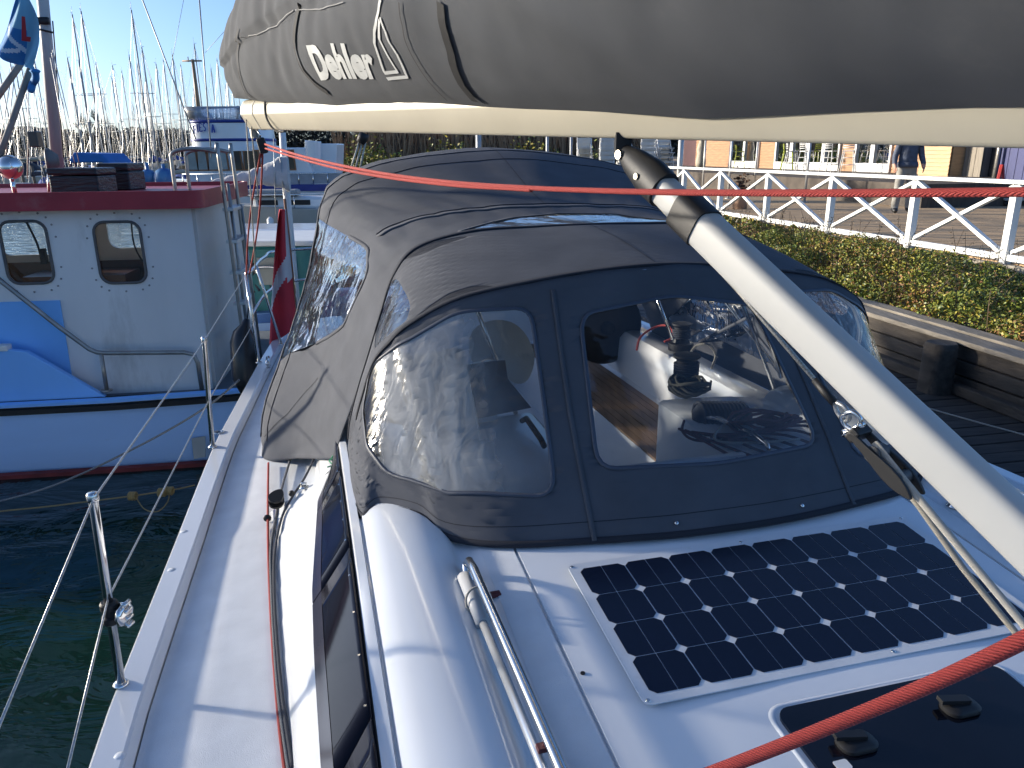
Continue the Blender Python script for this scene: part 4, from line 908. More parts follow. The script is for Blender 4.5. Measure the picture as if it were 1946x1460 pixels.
strip(.585, .65, .045, RUBBER, 'rub_rail'); strip(-.06, .045, .05, M('antifouling', (.16, .02, .02), .7, var=.3, scale=5), 'boot_top', False)
strip(.66, .705, .05, LBLUE, 'bulwark_cap')
# raised blue bulwark and cabin side towards the bow
m = MB(); P = [(-5.4, .72), (-.16 - .0, .72), (-.55, .74), (-1.0, 1.2), (-1.25, 1.26), (-5.4, 1.9)]
m.prism([Fb(x - .0, .03, z) for x, z in [(-5.4, .70), (-.05, .70), (-.62, 1.14), (-.80, 1.17), (-5.4, 1.62)]], fy * .06); m.build('raised_bulwark', LBLUE, fish, bev=.008)
m = MB(); m.box(Fb(-.9, .06, 1.18), (.28, .1, .05), Matrix((fx, fy, V((0, 0, 1)))).transposed()); m.build('fairlead', WHALL, fish, bev=.01)
m = MB(); m.add([Fb(-6.8, .2, .66), Fb(3.6, .2, .66), Fb(3.6, 2.7, .66), Fb(-6.8, 2.7, .66)], [(0, 1, 2, 3)]); m.build('deck', M('grey_deck_paint', (.12, .14, .16), .7, var=.2), fish)
# wheelhouse: walls with real window openings
WY, WZ0, WZ1 = .28, .66, 2.31
def wall(S4, wins, name, mat, par, th):
    """S4: function (a,b)->point over a rectangle a0..a1,b0..b1 ; wins: outlines in a,b"""
    f, (a0, a1, b0, b1) = S4; vs = [(a0, b0), (a1, b0), (a1, b1), (a0, b1)]; es = [(0, 1), (1, 2), (2, 3), (3, 0)]
    for P in wins: o = len(vs); vs += P; es += [(o + i, o + (i + 1) % len(P)) for i in range(len(P))]
    ov, oe, of, *_ = delaunay_2d_cdt([V(q) for q in vs], es, [], 1, 1e-6); m = MB(); m.v = [f(q.x, q.y) for q in ov]
    for t in of:
        cx = sum(ov[i].x for i in t) / len(t); cy_ = sum(ov[i].y for i in t) / len(t)
        if not any(inpoly(cx, cy_, P) for P in wins): m.f.append(tuple(t)); m.mi.append(0)
    return m.build(name, mat, par, solid=th)
def rr(cx, cz, w, h, r, n=5): return [(cx + x, cz + z) for x, z in rrect(-w / 2, w / 2, -h / 2, h / 2, r, n)]
def fpx(u, v): q = None; d = ray(u, v); n_ = fy; k = (Fb(0, WY, 0) - CAM).dot(n_) / d.dot(n_); q = CAM + d * k - FO; return (q.dot(fx), q.z)
lw = fpx(53, 480); rw = fpx(230, 480); ww_, wh_ = fpx(98, 480)[0] - fpx(10, 480)[0], abs(fpx(50, 422)[1] - fpx(53, 540)[1])
WX1 = fpx(388, 600)[0]; WX0 = -3.6
wins = [rr(lw[0], lw[1], ww_, wh_, .09), rr(rw[0], rw[1], ww_ * 1.03, wh_, .09), rr(lw[0] - .95, lw[1], ww_, wh_, .09)]
wh = wall((lambda a, b: Fb(a + (b - .7) * .02 * 0, WY, b), (WX0, WX1, WZ0, WZ1)), wins, 'wheelhouse_side', WHALL, fish, .03)
wall((lambda a, b: Fb(a, 2.3, b), (WX0, WX1, WZ0, WZ1)), [rr(lw[0] + .35, lw[1] + .05, .75, .5, .1), rr(rw[0] + .28, rw[1], .4, .5, .1), rr(lw[0] - .8, lw[1], .7, .5, .1)], 'wheelhouse_side', WHALL, fish, .03)
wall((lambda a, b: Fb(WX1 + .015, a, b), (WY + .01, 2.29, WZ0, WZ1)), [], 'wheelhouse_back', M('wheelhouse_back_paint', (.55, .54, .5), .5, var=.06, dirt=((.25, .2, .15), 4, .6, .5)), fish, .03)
wall((lambda a, b: Fb(WX0 - .015, a, b), (WY + .01, 2.29, WZ0, WZ1)), [rr(.8, 1.85, .5, .5, .08), rr(1.6, 1.85, .5, .5, .08)], 'wheelhouse_front', WHALL, fish, .03)
VARN = M('varnished_wood', (.085, .03, .016), .35, var=.4, scale=3, stretch=(1, 1, 5))
m = MB(); m.box(Fb((WX0 + WX1) / 2, 1.3, .74), (WX1 - WX0 - .1, 1.9, .04), Matrix((fx, fy, V((0, 0, 1)))).transposed())
m.box(Fb(rw[0] + .2, 2.0, 1.2), (.5, .5, 1.0), Matrix((fx, fy, V((0, 0, 1)))).transposed()); m.box(Fb(lw[0] - .2, 1.9, 1.15), (1.0, .5, .8), Matrix((fx, fy, V((0, 0, 1)))).transposed())
m.box(Fb((WX0 + WX1) / 2, 2.27, 1.2), (WX1 - WX0 - .1, .02, .85), Matrix((fx, fy, V((0, 0, 1)))).transposed()); m.box(Fb(rw[0] + .3, 2.26, 2.0), (.34, .02, .6), Matrix((fx, fy, V((0, 0, 1)))).transposed())
m.build('wheelhouse_interior', VARN, fish)
m = MB(); m.tube(cr([Fb(rw[0] - .06, .9, 2.28), Fb(rw[0] - .08, .9, 1.95), Fb(rw[0] + .0, .9, 1.75), Fb(rw[0] + .06, .9, 1.9), Fb(rw[0] + .05, .9, 2.28)], 20), .008, 6); m.lathe(Fb(rw[0] + .05, .85, 1.72), [(.035, 0), (.035, .04)], 12, fy)
m.tube(cr([Fb(lw[0] - .2, .8, 2.2), Fb(lw[0] - .14, .8, 2.0), Fb(lw[0] - .12, .8, 1.85)], 12), .01, 6); m.box(Fb(lw[0] - .1, .8, 1.86), (.04, .06, .14)); m.build('radio_cord', BLACK, fish, True)
PANE = vinyl('wheelhouse_glass', tint=(.8, .84, .82), haze=.004, wr=.02, wscale=2, gloss=.02, refl=0.)
GASK = M('window_gasket', (.10, .10, .10), .6)
for i, P in enumerate(wins[:3]):
    w_ = MB().add([Fb(a, WY - .0, b) for a, b in P], [tuple(range(len(P)))]).build('window', PANE, fish)
    m = MB(); c = P; m.tube([Fb(a, WY - .02, b) for a, b in c + c[:1]], .013, 6, False); m.build('gasket', GASK, w_, True)
    cx = sum(a for a, b in P) / len(P); cz = sum(b for a, b in P) / len(P)
    for k in range(18):
        a = 2 * math.pi * (k + .5) / 18; ex = ww_ / 2 + .07; ez = wh_ / 2 + .075
        q = (cx + math.copysign(abs(math.cos(a)) ** .55, math.cos(a)) * ex, cz + math.copysign(abs(math.sin(a)) ** .55, math.sin(a)) * ez)
        MB().lathe(Fb(q[0], WY - .015, q[1]), [(.009, 0), (.009, .004), (.005, .006)], 8, -fy).build('bolt', M('bolt_head', (.26, .26, .26), .6, .2), w_)
# blue painted lower forward part of the wheelhouse (own panel proud of the wall)
bpz = fpx(115, 570); P = [(WX0 + .02, bpz[1]), (fpx(116, 570)[0], bpz[1]), (fpx(143, 742)[0], .68), (WX0 + .02, .68)]
m = MB(); m.prism([Fb(a, WY - .0175, b) for a, b in P], -fy * .012); m.build('blue_panel', BLUE, fish)
# roof with upstand fascia
m = MB(); x0_, x1_ = WX0 - .25, WX1 + .14; y0_, y1_ = WY - .16, 2.45
R0 = [Fb(a, b, WZ1) for a, b in rrect(x0_, x1_, y0_, y1_, .14)]
m.grid([R0, [p + V((0, 0, .15)) for p in R0], [Fb(a, b, WZ1 + .15) for a, b in rrect(x0_ + .03, x1_ - .03, y0_ + .03, y1_ - .03, .11)], [Fb(a, b, WZ1 + .11) for a, b in rrect(x0_ + .035, x1_ - .035, y0_ + .035, y1_ - .035, .11)]], closed=True)
n_ = len(R0); m.add([Fb(a, b, WZ1 + .11) for a, b in rrect(x0_ + .035, x1_ - .035, y0_ + .035, y1_ - .035, .11)], [tuple(range(n_))]); m.add(R0, [tuple(range(n_))[::-1]])
m.build('roof', REDP, fish, 'auto')
RZ = WZ1 + .11
# handrail of bent pipe
GALV = M('galvanised_pipe', (.36, .34, .31), .38, .75, var=.2, scale=8)
def fr(u, v, y): d = ray(u, v); k = (Fb(0, y, 0) - CAM).dot(fy) / d.dot(fy); return CAM + d * k
hr = [fr(-60, 480, .1), fr(0, 533, .1), fr(110, 620, .1), fr(170, 664, .1), fr(185, 670, .1), fr(200, 671, .1), fr(350, 670, .1), fr(368, 674, .1), fr(376, 690, .1), fr(384, 742, .1)]
m = MB(); m.tube(hr, .02, 12); m.tube([fr(192, 672, .1), fr(203, 742, .1)], .018, 10); m.lathe(fr(203, 743, .1), [(.05, 0), (.05, .01)], 12); m.build('handrail', GALV, fish, True)
# ladder at the back corner: two hooped stiles pairs and rungs
m = MB(); LX = WX1 + .17
def hoop(y, z0, z1, xa, xb): m.tube(cr([Fb(xa, y, z0), Fb(xa, y, z1 - .12), Fb(xa + .02, y, z1 - .03), Fb((xa + xb) / 2 - .02, y, z1), Fb(xb - .03, y, z1 - .03), Fb(xb, y, z1 - .12), Fb(xb + .04, y, .72)], 30), .017, 8)
hoop(.45, RZ - .02, RZ + .38, LX - .32, LX + .08); hoop(.95, RZ - .02, RZ + .38, LX - .32, LX + .1)
m.tube([Fb(LX + .14, .6, .7), Fb(LX + .1, .6, 2.5)], .015, 8); m.tube([Fb(LX + .2, .8, .7), Fb(LX + .16, .8, 2.3)], .012, 8)
lad = m.build('ladder', GALV, fish, True)
for i in range(6):
    z = .85 + i * .285; MB().box(Fb(LX + .11, .7, z), (.10, .52, .03), Matrix((fx, fy, V((0, 0, 1)))).transposed()).build('rung', M('rung_alloy', (.6, .6, .58), .4, .5), lad, bev=.004)
# mast, stays, derricks
MASTG = M('grey_mast_paint', (.42, .43, .43), .5, var=.1, scale=4, stretch=(3, 3, .5))
mb_ = aty(112, 352, 7.75); mt_ = aty(60, -240, 7.75)
m = MB(); m.tube([V((mb_.x, mb_.y, RZ)), mt_], [.058, .045], 16); m.build('mast', MASTG, fish, True)
m = MB(); m.tube([aty(100, 40, 7.66), aty(110, 170, 7.66), aty(121, 300, 7.66)], .006, 6); m.box(aty(72, 40, 7.7), (.2, .04, .06)); m.tube([aty(66, 54, 7.7), aty(100, 62, 7.7)], .01, 6); m.build('mast_cable', BLACK, fish, True)
WOODG = M('weathered_spar', (.24, .21, .18), .7, var=.2, scale=5)
m = MB(); m.tube([aty(-30, 220, 7.2), aty(42, 118, 7.4)], .028, 8); m.tube([aty(-20, 345, 6.9), aty(20, 240, 7.1), aty(57, 132, 7.3)], .028, 8); m.build('derrick', WOODG, fish, True)
m = MB()
for a, b in (((100, 95), (160, 350)), ((98, 100), (150, 350)), ((96, 110), (140, 352)), ((30, 120), (5, 345)), ((25, 125), (-10, 330)), ((55, 132), (52, 340))): m.tube([aty(*a, 7.6), aty(*b, 7.6)], .0045, 5)
m.build('stay', WIRE, fish, True)
# things on the wheelhouse roof
m = MB(); c = aty(19, 318, 7.0); m.ball(c, .105, 20); m.tube([c - V((0, 0, .1)), V((c.x, c.y, RZ))], .02, 8); tag(m.build('steel_ball', STEEL, None, True), 'shiny steel ball on the red wheelhouse roof', 'ball')
sl_ = thing('deck_lamp', 'round dark work lamp fixed to the grey mast above the red roof', 'lamp', aty(92, 305, 7.55))
MB().lathe(aty(96, 305, 7.5), [(.05, -.07), (.11, 0), (.115, .03), (.09, .04)], 18, (-1, -.5, 0)).build('housing', M('grey_lamp', (.12, .12, .12), .5), sl_, True)
MB().tube([aty(92, 330, 7.55), V((aty(90, 350, 7.55).x, aty(90, 350, 7.55).y, RZ))], .012, 6).build('bracket', STEEL, sl_, True)
for (u0_, v0_, u1_, v1_, yy, nm) in ((109, 319, 205, 350, 7.2, 'black equipment box in front of the mast on the red roof'), (200, 310, 263, 352, 7.9, 'black wrapped bundle on the far side of the red roof')):
    a_ = aty(u0_, v0_, yy); b_ = aty(u1_, v1_, yy); b_.z = RZ; c = (a_ + b_) / 2
    bxo = thing('equipment_box', nm, 'box', V((c.x, c.y, RZ))); hh = abs(a_.z - RZ); wd_ = abs(b_.x - a_.x)
    MB().box(V((c.x, c.y, RZ + hh * .35)), (wd_, .35, hh * .7)).build('body', M('black_wrap', (.012, .014, .018), .35, var=.5, scale=12, bump=.6, bscale=18, bdist=.02, stretch=(.4, 1, 3)), bxo, bev=.015)
    MB().box(V((c.x, c.y, RZ + hh * .86)), (wd_ * 1.02, .37, hh * .28)).build('lid', MATS['black_wrap'], bxo, bev=.015)
m = MB(); a_ = aty(67, 265, 7.4); m.box(a_, (.09, .09, .14)); tag(m.build('stern_lamp', M('lamp_glass_black', (.05, .05, .05), .3), None, bev=.01), 'small white and black navigation lamp left of the mast', 'lamp')
# blue club flag hanging in tatters from the derrick
def cloth(name, f, nu, nv, colf, mats, label, parent=None):
    m = MB(); k = nv + 1
    m.v = [f(i / nu, j / nv) for i in range(nu + 1) for j in range(nv + 1)]
    for i in range(nu):
        for j in range(nv): m.f.append((i * k + j, i * k + j + 1, (i + 1) * k + j + 1, (i + 1) * k + j)); m.mi.append(colf((i + .5) / nu, (j + .5) / nv))
    return m.build(name, mats, parent, True)
fq = [(38, -12), (48, -12), (84, 110), (78, 168), (62, 148), (-6, 98)]
def flagf(a, b):      # a across (hoist to fly), b down
    def L2(p, q, t): return (p[0] + (q[0] - p[0]) * t, p[1] + (q[1] - p[1]) * t)
    t_ = L2((34, -14), (48, -14), a); bt = L2((-8, 97), (66, 140), a); x, y_ = L2(t_, bt, b)
    x += 22 * a * a * math.sin(math.pi * min(b, .95)); y_ += 6 * math.sin(a * 5) * b
    return aty(x + (3 * math.sin(13 * a) if b > .95 else 0), y_, 7.25) + V((0, .06 * math.sin(a * 9 + b * 3) * b, 0))
def flagc(a, b):
    if .52 < a < .60 and .33 < b < .66: return 2
    if .52 < a < .70 and .60 < b < .66: return 2
    if abs(b - (.62 + .45 * (a - .2))) < .035 and a < .62: return 1
    if abs(b - (.95 - .3 * a)) < .03 and .2 < a < .5: return 1
    return 3 if (b < .52 and a > .25 or a > .62) else 0
FM = [M('flag_blue', (.02, .17, .42), .8, var=.1), M('flag_pale', (.5, .62, .7), .8), M('flag_red', (.42, .03, .04), .8), M('flag_light_blue', (.16, .40, .56), .8, var=.15)]
cf = cloth('club_flag', flagf, 60, 60, flagc, FM, None); tag(cf, 'tattered blue club flag with red letter hanging at the upper left', 'flag')
m = MB(); m.tube(cr([aty(66, 132, 7.2), aty(68, 150, 7.22), aty(62, 160, 7.25), aty(58, 176, 7.2)], 14), [.03, .045] + [.03] * 11 + [.008], 6); m.build('torn_tail', [FM[0]], cf, True)
# mizzen mast with grey wrapped sail, at the stern
mz = thing('mizzen_rig', 'short white mizzen mast with a grey wrapped sail behind the red ropes', 'mast', V((aty(545, 380, 9.5).x, 9.5, .6)))
MB().tube([V((aty(548, 400, 9.5).x, 9.5, .6)), aty(545, 370, 9.5), aty(527, 120, 9.5)], [.045, .045, .035], 12).build('mast', WHITEP, mz, True)
m = MB(); rows = []
for k_ in range(25):
    u_ = 549 - k_ * 6.4; vt_ = itp([(395, 345), (450, 331), (500, 316), (535, 298), (549, 294)], u_) + 1.5 * math.sin(k_ * 1.7); vb_ = itp([(395, 357), (450, 352), (500, 352), (535, 358), (549, 366)], u_) + 1.2 * math.sin(k_ * 2.1)
    a_, b_ = aty(u_, vt_, 9.45), aty(u_, vb_, 9.45); c_ = (a_ + b_) / 2; h_ = (a_.z - b_.z) / 2
    rows.append([c_ + V((0, .055 * math.sin(g_) * (1 + .2 * math.sin(3 * g_ + k_)), h_ * math.cos(g_))) for g_ in [2 * math.pi * q / 16 for q in range(16)]])
m.grid(rows, closed=True); m.add(rows[0], [tuple(range(16))]); m.add(rows[-1], [tuple(range(16))]); m.build('wrapped_sail', M('grey_sail_cloth', (.47, .48, .49), .85, var=.08, bump=.5, bscale=14, bdist=.02), mz, True)
m = MB(); m.tube([aty(520, 262, 9.4), aty(524, 410, 9.4)], .006, 5); m.tube([aty(532, 300, 9.4), aty(540, 372, 9.4)], .006, 5); m.build('stay', WIRE, mz, True)
m = MB(); P = [aty(425, 440, 8.6), aty(440, 425, 8.6), aty(462, 515, 8.6), aty(425, 519, 8.6)]; m.prism([aty(420, 432, 8.6), aty(436, 426, 8.6), aty(464, 515, 8.6), aty(424, 520, 8.6)], (0, .02, 0)); tag(m.build('hanging_tarp', MATS['grey_sail_cloth'], None), 'pale grey tarpaulin hanging to a point behind the ladder', 'tarp')
# scupper plate in the fishing boat side
m = MB(); m.prism([Fb(a, -.012, b) for a, b in [(q[0], q[1]) for q in (fpx(379, 812), fpx(404, 808), fpx(404, 846), fpx(383, 850))]], -fy * .012); sc_ = m.build('scupper_plate', M('scupper_alloy', (.5, .5, .48), .5, .4), fish)
# ------------------------------------------------------------------ fender, flag at the stern of the yacht
fd = thing('fender', 'long black fender hanging between the yacht and the fishing boat', 'fender', att(465, 715, 6.3))
c0, c1 = att(463, 620, 6.2), att(466, 740, 6.0)
MB().tube([att(470, 606, 6.2), att(466, 618, 6.2), att(462, 632, 6.2), att(462, 650, 6.2), att(466, 720, 6.1), att(468, 745, 6.1)], [.02, .035, .075, .1, .1, .05], 16).build('body', M('fender_rubber', (.02, .021, .024), .3, var=.2), fd, True)
MB().tube([att(470, 606, 6.2), att(475, 560, 6.1), pt], .006, 6).build('lanyard', DARK_ROPE, fd, True)
dn = thing('national_flag', 'red flag with white cross hanging limp from the stern staff', 'flag', att(560, 655, 6.45))
MB().tube([att(541, 378, 6.5), att(556, 520, 6.48), att(566, 655, 6.45)], .011, 10).build('staff', M('varnished_staff', (.25, .12, .06), .35), dn, True)
def df_(a, b):   # a from staff to fly (folded), b down
    x = 543 + 21 * b - a * (13 + 42 * b ** .8) + 3 * math.sin(a * 7); y_ = 398 + 215 * b + 60 * a * b
    return att(x, y_, 6.45) + AV * (.05 * math.sin(a * 11 + b * 2)) * a
def dc_(a, b):
    d = b * 1.35 - a * .75 + .1
    if a < .3 and b < .6: return 1
    return 1 if .40 < b - (a - .38) * .25 < .56 else 0
FR = M('flag_red_cloth', (.62, .05, .07), .85, var=.1); FW = M('flag_white_cloth', (.66, .66, .68), .85)
def dcol(a, b): return dc_(a, b)
cloth('flag_cloth', df_, 44, 60, dcol, [FR, FW], None, dn)
# folded upper strip of white beside the staff
# mooring ropes and floating line
ma = B(-.42, 5.35, -1.46); mbb = aty(-60, 964, 5.6)
P = [ma] + [None] * 3
q_ = [(455, 722), (400, 768), (330, 812), (250, 855), (150, 903), (60, 937), (-60, 966)]
line('mooring_rope', cr([onvert(u, v, ma, mbb) for u, v in q_], 50), .0075, BW_ROPE, 'black and white mooring rope sagging over the dark water', 'rope', 8)
yl = [(-40, 978), (0, 972), (90, 963), (170, 953), (250, 943), (290, 937), (340, 929), (370, 922)]
fl_ = thing('floating_line', 'thin yellowish line with knots stretched just above the water', 'rope', atz(250, 943, .05))
YR = rope_mat('hemp_rope', '#a59464', '#6e6142', 200)
MB().tube(cr([atz(u, v, .12) for u, v in yl], 40), .006, 6).build('line', YR, fl_, True)
for u_, v_ in ((252, 943), (308, 936), (322, 933)):
    c = atz(u_, v_, .12); m = MB()
    for i in range(3): m.tube([c + V((.02 * i - .02, 0, 0)) + V((0, math.cos(a), math.sin(a))) * .028 for a in [j * .7 for j in range(10)]], .011, 6)
    m.build('knot', YR, fl_, True)
MB().tube(cr([atz(258, 945, .1), atz(275, 968, .03), atz(300, 972, .02), atz(318, 955, .05), atz(322, 938, .1)], 20), .005, 5).build('loose_end', YR, fl_, True)
# ================================================================== boats beyond: teal workboat, white launch, grey yacht, trawler
TEAL = M('teal_paint', (.012, .16, .17), .45, var=.1)
def hullmesh(L, Bm, zt, draft=.3, rake=.5, sheer=.25, n=14, stern=.75):
    rows = []
    for i in range(n + 1):
        f = i / n; x = -L / 2 + L * f; w = Bm / 2 * (stern + (1 - stern) * min(1, f * 3)) * (1 - max(0, (f - .45) / .55) ** 2.2); z = zt + sheer * max(0, (f - .4) / .6) ** 2
        xo = rake * max(0, f - .8) / .2
        w = max(w, .015); rows.append([V((x + xo, -w, z)), V((x + xo * .7, -w * .97, z * .55)), V((x + xo * .3, -w * .86, .12)), V((x, -w * .7, -.02)), V((x, 0, -draft)), V((x, w * .7, -.02)), V((x + xo * .3, w * .86, .12)), V((x + xo * .7, w * .97, z * .55)), V((x + xo, w, z))])
    m = MB(); m.grid(rows); m.add(rows[0], [tuple(range(9))]); 
    m.add([r_[0] for r_ in rows] + [r_[-1] for r_ in rows], [(i, i + 1, i + 1 + n + 1, i + n + 1) for i in range(n)]); return m
def xf(m, loc, rz, s=1.):
    q = Matrix.Rotation(rz, 3, 'Z'); m.v = [q @ (p * s) + V(loc) for p in m.v]; return m
# teal workboat
c = aty(500, 640, 10.3); c.z = 0; tb = thing('work_boat', 'small teal and white workboat behind the flag', 'boat', c)
xf(hullmesh(5, 2, .75, n=12), (c.x - .3, 10.6, 0), 0).build('hull', M('workboat_blue', (.06, .14, .33), .5), tb, True)
m = MB(); m.box((aty(500, 570, 10.3).x + .1, 10.5, 1.15), (1.5, 1.2, .95)); m.build('cabin', TEAL, tb, bev=.05)
m = MB(); m.box((aty(510, 540, 10.3).x, 10.5, 1.66), (1.7, 1.4, .07)); m.build('roof', WHITEP, tb, bev=.02)
m = MB(); m.box((aty(530, 560, 9.85).x, 9.88, 1.3), (.5, .02, .35)); m.build('window', M('aged_pane', (.25, .27, .25), .2), tb)
m = MB(); xx = aty(478, 600, 9.8).x; m.tube(cr([V((xx, 9.8, .7)), V((xx, 9.8, 1.25)), V((xx + .08, 9.8, 1.35)), V((xx + .35, 9.8, 1.36)), V((xx + .42, 9.8, 1.25)), V((xx + .42, 9.8, .7))], 24), .018, 8); m.build('hoop_rail', STEEL, tb, True)
m = MB()
for i in range(7): p = aty(455 + i * 9, 500 + 6 * math.sin(i * 2.1), 9.9); m.tube(cr([p, p + V((.06, 0, -.12)), p + V((.02, .02, -.25)), p + V((.1, 0, -.3 - .05 * (i % 3)))], 10), .016, 6)
tag(m.build('fishing_gear', M('tangled_gear', (.05, .05, .06), .8, var=.5, scale=10), None, True), 'tangle of dark fishing gear piled on the teal workboat', 'gear')
# white launch
c = aty(520, 490, 17.5); c.z = 0; wl_ = thing('white_launch', 'low white motor launch lying across behind the flag', 'boat', c)
xf(hullmesh(7, 2.4, .78, sheer=.1), (c.x + 1.2, c.y, 0), R(4)).build('hull', GEL, wl_, True)
m = MB(); m.box((c.x + .8, c.y, 1.0), (3.5, 1.6, .4)); m.build('cabin', GEL, wl_, bev=.12)
m = MB(); m.box((c.x + .8, c.y - .82, 1.0), (2.6, .03, .16)); m.build('window', BLACK, wl_)
m = MB(); m.box((c.x + .8, c.y - 1.215, .52), (6.0, .03, .09)); m.build('rub_strake', M('grey_strake', (.2, .2, .2), .6), wl_)
# grey yacht
c = aty(560, 441, 25); c.z = 0; gy = thing('grey_yacht', 'pale grey hulled sailing yacht with dark cabin windows behind the white launch', 'sailboat', c)
xf(hullmesh(9.5, 3, 1.12, sheer=.18), (c.x + 2.2, c.y, 0), R(184)).build('hull', M('warm_grey_hull', (.36, .36, .33), .4, var=.05), gy, True)
m = MB(); m.box((c.x + 1.5, c.y, 1.3), (5, 1.7, .42)); m.build('cabin', GEL, gy, bev=.12)
for i in range(4): MB().box((c.x - .5 + i * 1.0, c.y - .862, 1.32), (.6, .02, .15)).build('window', BLACK, gy)
m = MB(); m.tube([V((c.x - 2.2, c.y - 1.2, 1.55)), V((c.x + 5, c.y - 1.2, 1.6))], .02, 6)
for i in range(6): m.tube([V((c.x - 2.2 + i * 1.3, c.y - 1.2, 1.05)), V((c.x - 2.2 + i * 1.3, c.y - 1.2, 1.6))], .015, 6)
m.build('guard_rail', STEEL, gy, True)
m = MB(); m.box((c.x - 1.0, c.y - .9, 1.62), (3, .5, .2)); m.build('rolled_dinghy', M('dinghy_grey', (.3, .3, .3), .7), gy, bev=.08)
m = MB(); m.tube([V((c.x - .25, c.y - 1.62, .95)), V((c.x - .25, c.y - 1.62, .88)), V((c.x - .25, c.y - 1.63, .35)), V((c.x - .25, c.y - 1.63, .28))], [.03, .1, .1, .03], 12); m.build('fender', WHITEP, gy, True)
# trawler yacht with the name on its flybridge
c = aty(480, 400, 33); c.z = 0; tw = thing('trawler_yacht', 'white trawler yacht with blue bands and name lettered on its flybridge', 'motorboat', c)
def tp(u, v, dy=0.): p = aty(u, v, 33 + dy); return p
NAVY = M('navy_band', (.012, .03, .22), .4); XL, XR = tp(345, 300).x, tp(665, 300).x
xf(hullmesh(11, 3.6, 1.5, sheer=.3), ((XL + XR) / 2 + 1.2, 33.9, 0), R(180)).build('hull', GEL, tw, True)
m = MB(); m.box(((XL + XR) / 2 + 1.2, 32.1, 1.43), (9.2, .05, .27)); m.build('blue_band', NAVY, tw)
m = MB(); zc0, zc1 = 1.45, 3.0; xa, xb = tp(362, 300).x, tp(585, 300).x
m.prism([(xa - .1, 32.5, zc0), (xb + .4, 32.5, zc0), (xb, 32.5, zc1), (xa + .15, 32.5, zc1)], (0, 2.6, 0)); ca = m.build('deckhouse', GEL, tw, bev=.06)
GLZ = M('bright_pane', (.30, .34, .33), .1, var=.3, scale=1.5); WFR = M('teak_window_frame', (.28, .12, .05), .5)
zw0, zw1 = tp(400, 322).z, tp(400, 288).z
for a, b in ((365, 383), (385, 402), (405, 440), (448, 466), (472, 500), (545, 565)):
    x0_, x1_ = tp(a, 300).x, tp(b, 300).x; f_ = MB().prism([(x0_ - .06, 32.46, zw0 - .05), (x1_ + .06, 32.46, zw0 - .05), (x1_ + .02, 32.46, zw1 + .05), (x0_ - .02, 32.46, zw1 + .05)], (0, .05, 0)).build('window', WFR, tw)
    MB().prism([(x0_, 32.44, zw0), (x1_, 32.44, zw0), (x1_ - .04, 32.44, zw1), (x0_ + .04, 32.44, zw1)], (0, .03, 0)).build('pane', GLZ if b < 445 else M('dark_pane', (.06, .05, .04), .1), f_)
# flybridge: curved box wider at the top
zf0, zf1 = tp(400, 279).z, tp(400, 229).z; xc, wx = tp(425, 250).x - .2, tp(425, 250).x - tp(358, 250).x
def fring(k, z, y0=33.7): return [V((xc + .2 + wx * k * (abs(math.cos(a)) ** .6) * math.copysign(1, math.cos(a)) * (1.25 if math.cos(a) > 0 else 1), y0 + 1.35 * (abs(math.sin(a)) ** .6) * math.copysign(1, math.sin(a)), z)) for a in [2 * math.pi * i / 40 for i in range(40)]]
rows = [fring(1.08, zf0 - .18), fring(1.1, zf0), fring(.98, zf0 + .03), fring(.93, zf1 - .05), fring(.93, zf1)]
m = MB(); m.grid(rows, closed=True); m.add(rows[-1], [tuple(range(40))]); fb_ = m.build('flybridge', GEL, tw, 'auto')
for z, k in ((zf0 + .2, .981), (zf1 - .12, .945)): MB().grid([fring(k, z, 33.7), fring(k - .004, z + .11, 33.7)], closed=True).build('blue_band', NAVY, fb_, True, solid=.03)
m = MB(); rows = [[p for p in fring(.93, zf1)[14:34]], [p + V((-.15, -.06, .5)) for p in fring(1.02, zf1)[14:34]]]; m.grid(rows); m.build('windscreen', vinyl('blue_windscreen', tint=(.65, .76, .95), haze=.45, wr=.02, wscale=1, gloss=.05, refl=.05), fb_, True, solid=.02)
# name lettering: serif strokes on the curved front
LET = {'F': [((0, 0), (0, 1)), ((0, 1), (.6, 1)), ((0, .52), (.45, .52)), ((-.12, 0), (.14, 0))], 'I': [((.1, 0), (.1, 1)), ((-.02, 0), (.22, 0)), ((-.02, 1), (.22, 1))],
       'E': [((0, 0), (0, 1)), ((0, 1), (.6, 1)), ((0, .5), (.45, .5)), ((0, 0), (.62, 0)), ((.6, 1), (.6, .86)), ((.62, 0), (.62, .16))],
       'S': [((.55, .9), (.3, 1)), ((.3, 1), (.06, .82)), ((.06, .82), (.12, .6)), ((.12, .6), (.48, .42)), ((.48, .42), (.55, .2)), ((.55, .2), (.3, 0)), ((.3, 0), (.02, .1))],
       'T': [((.33, 0), (.33, 1)), ((0, 1), (.66, 1)), ((.2, 0), (.46, 0))], 'A': [((.02, 0), (.34, 1)), ((.34, 1), (.66, 0)), ((.14, .34), (.54, .34)), ((-.08, 0), (.12, 0)), ((.56, 0), (.78, 0))]}
LBL = M('name_blue', (.03, .07, .34), .5); x = 0.; m = MB(); nt_ = thing
def lpos(a, z):
    X_ = xc - .78 + a * .235; k = min(.97, abs(X_ - xc - .2) / (wx * .96)); c_ = k ** (1 / .6); return V((X_, 33.7 - 1.35 * (1 - c_ * c_) ** .3 - .09, z))
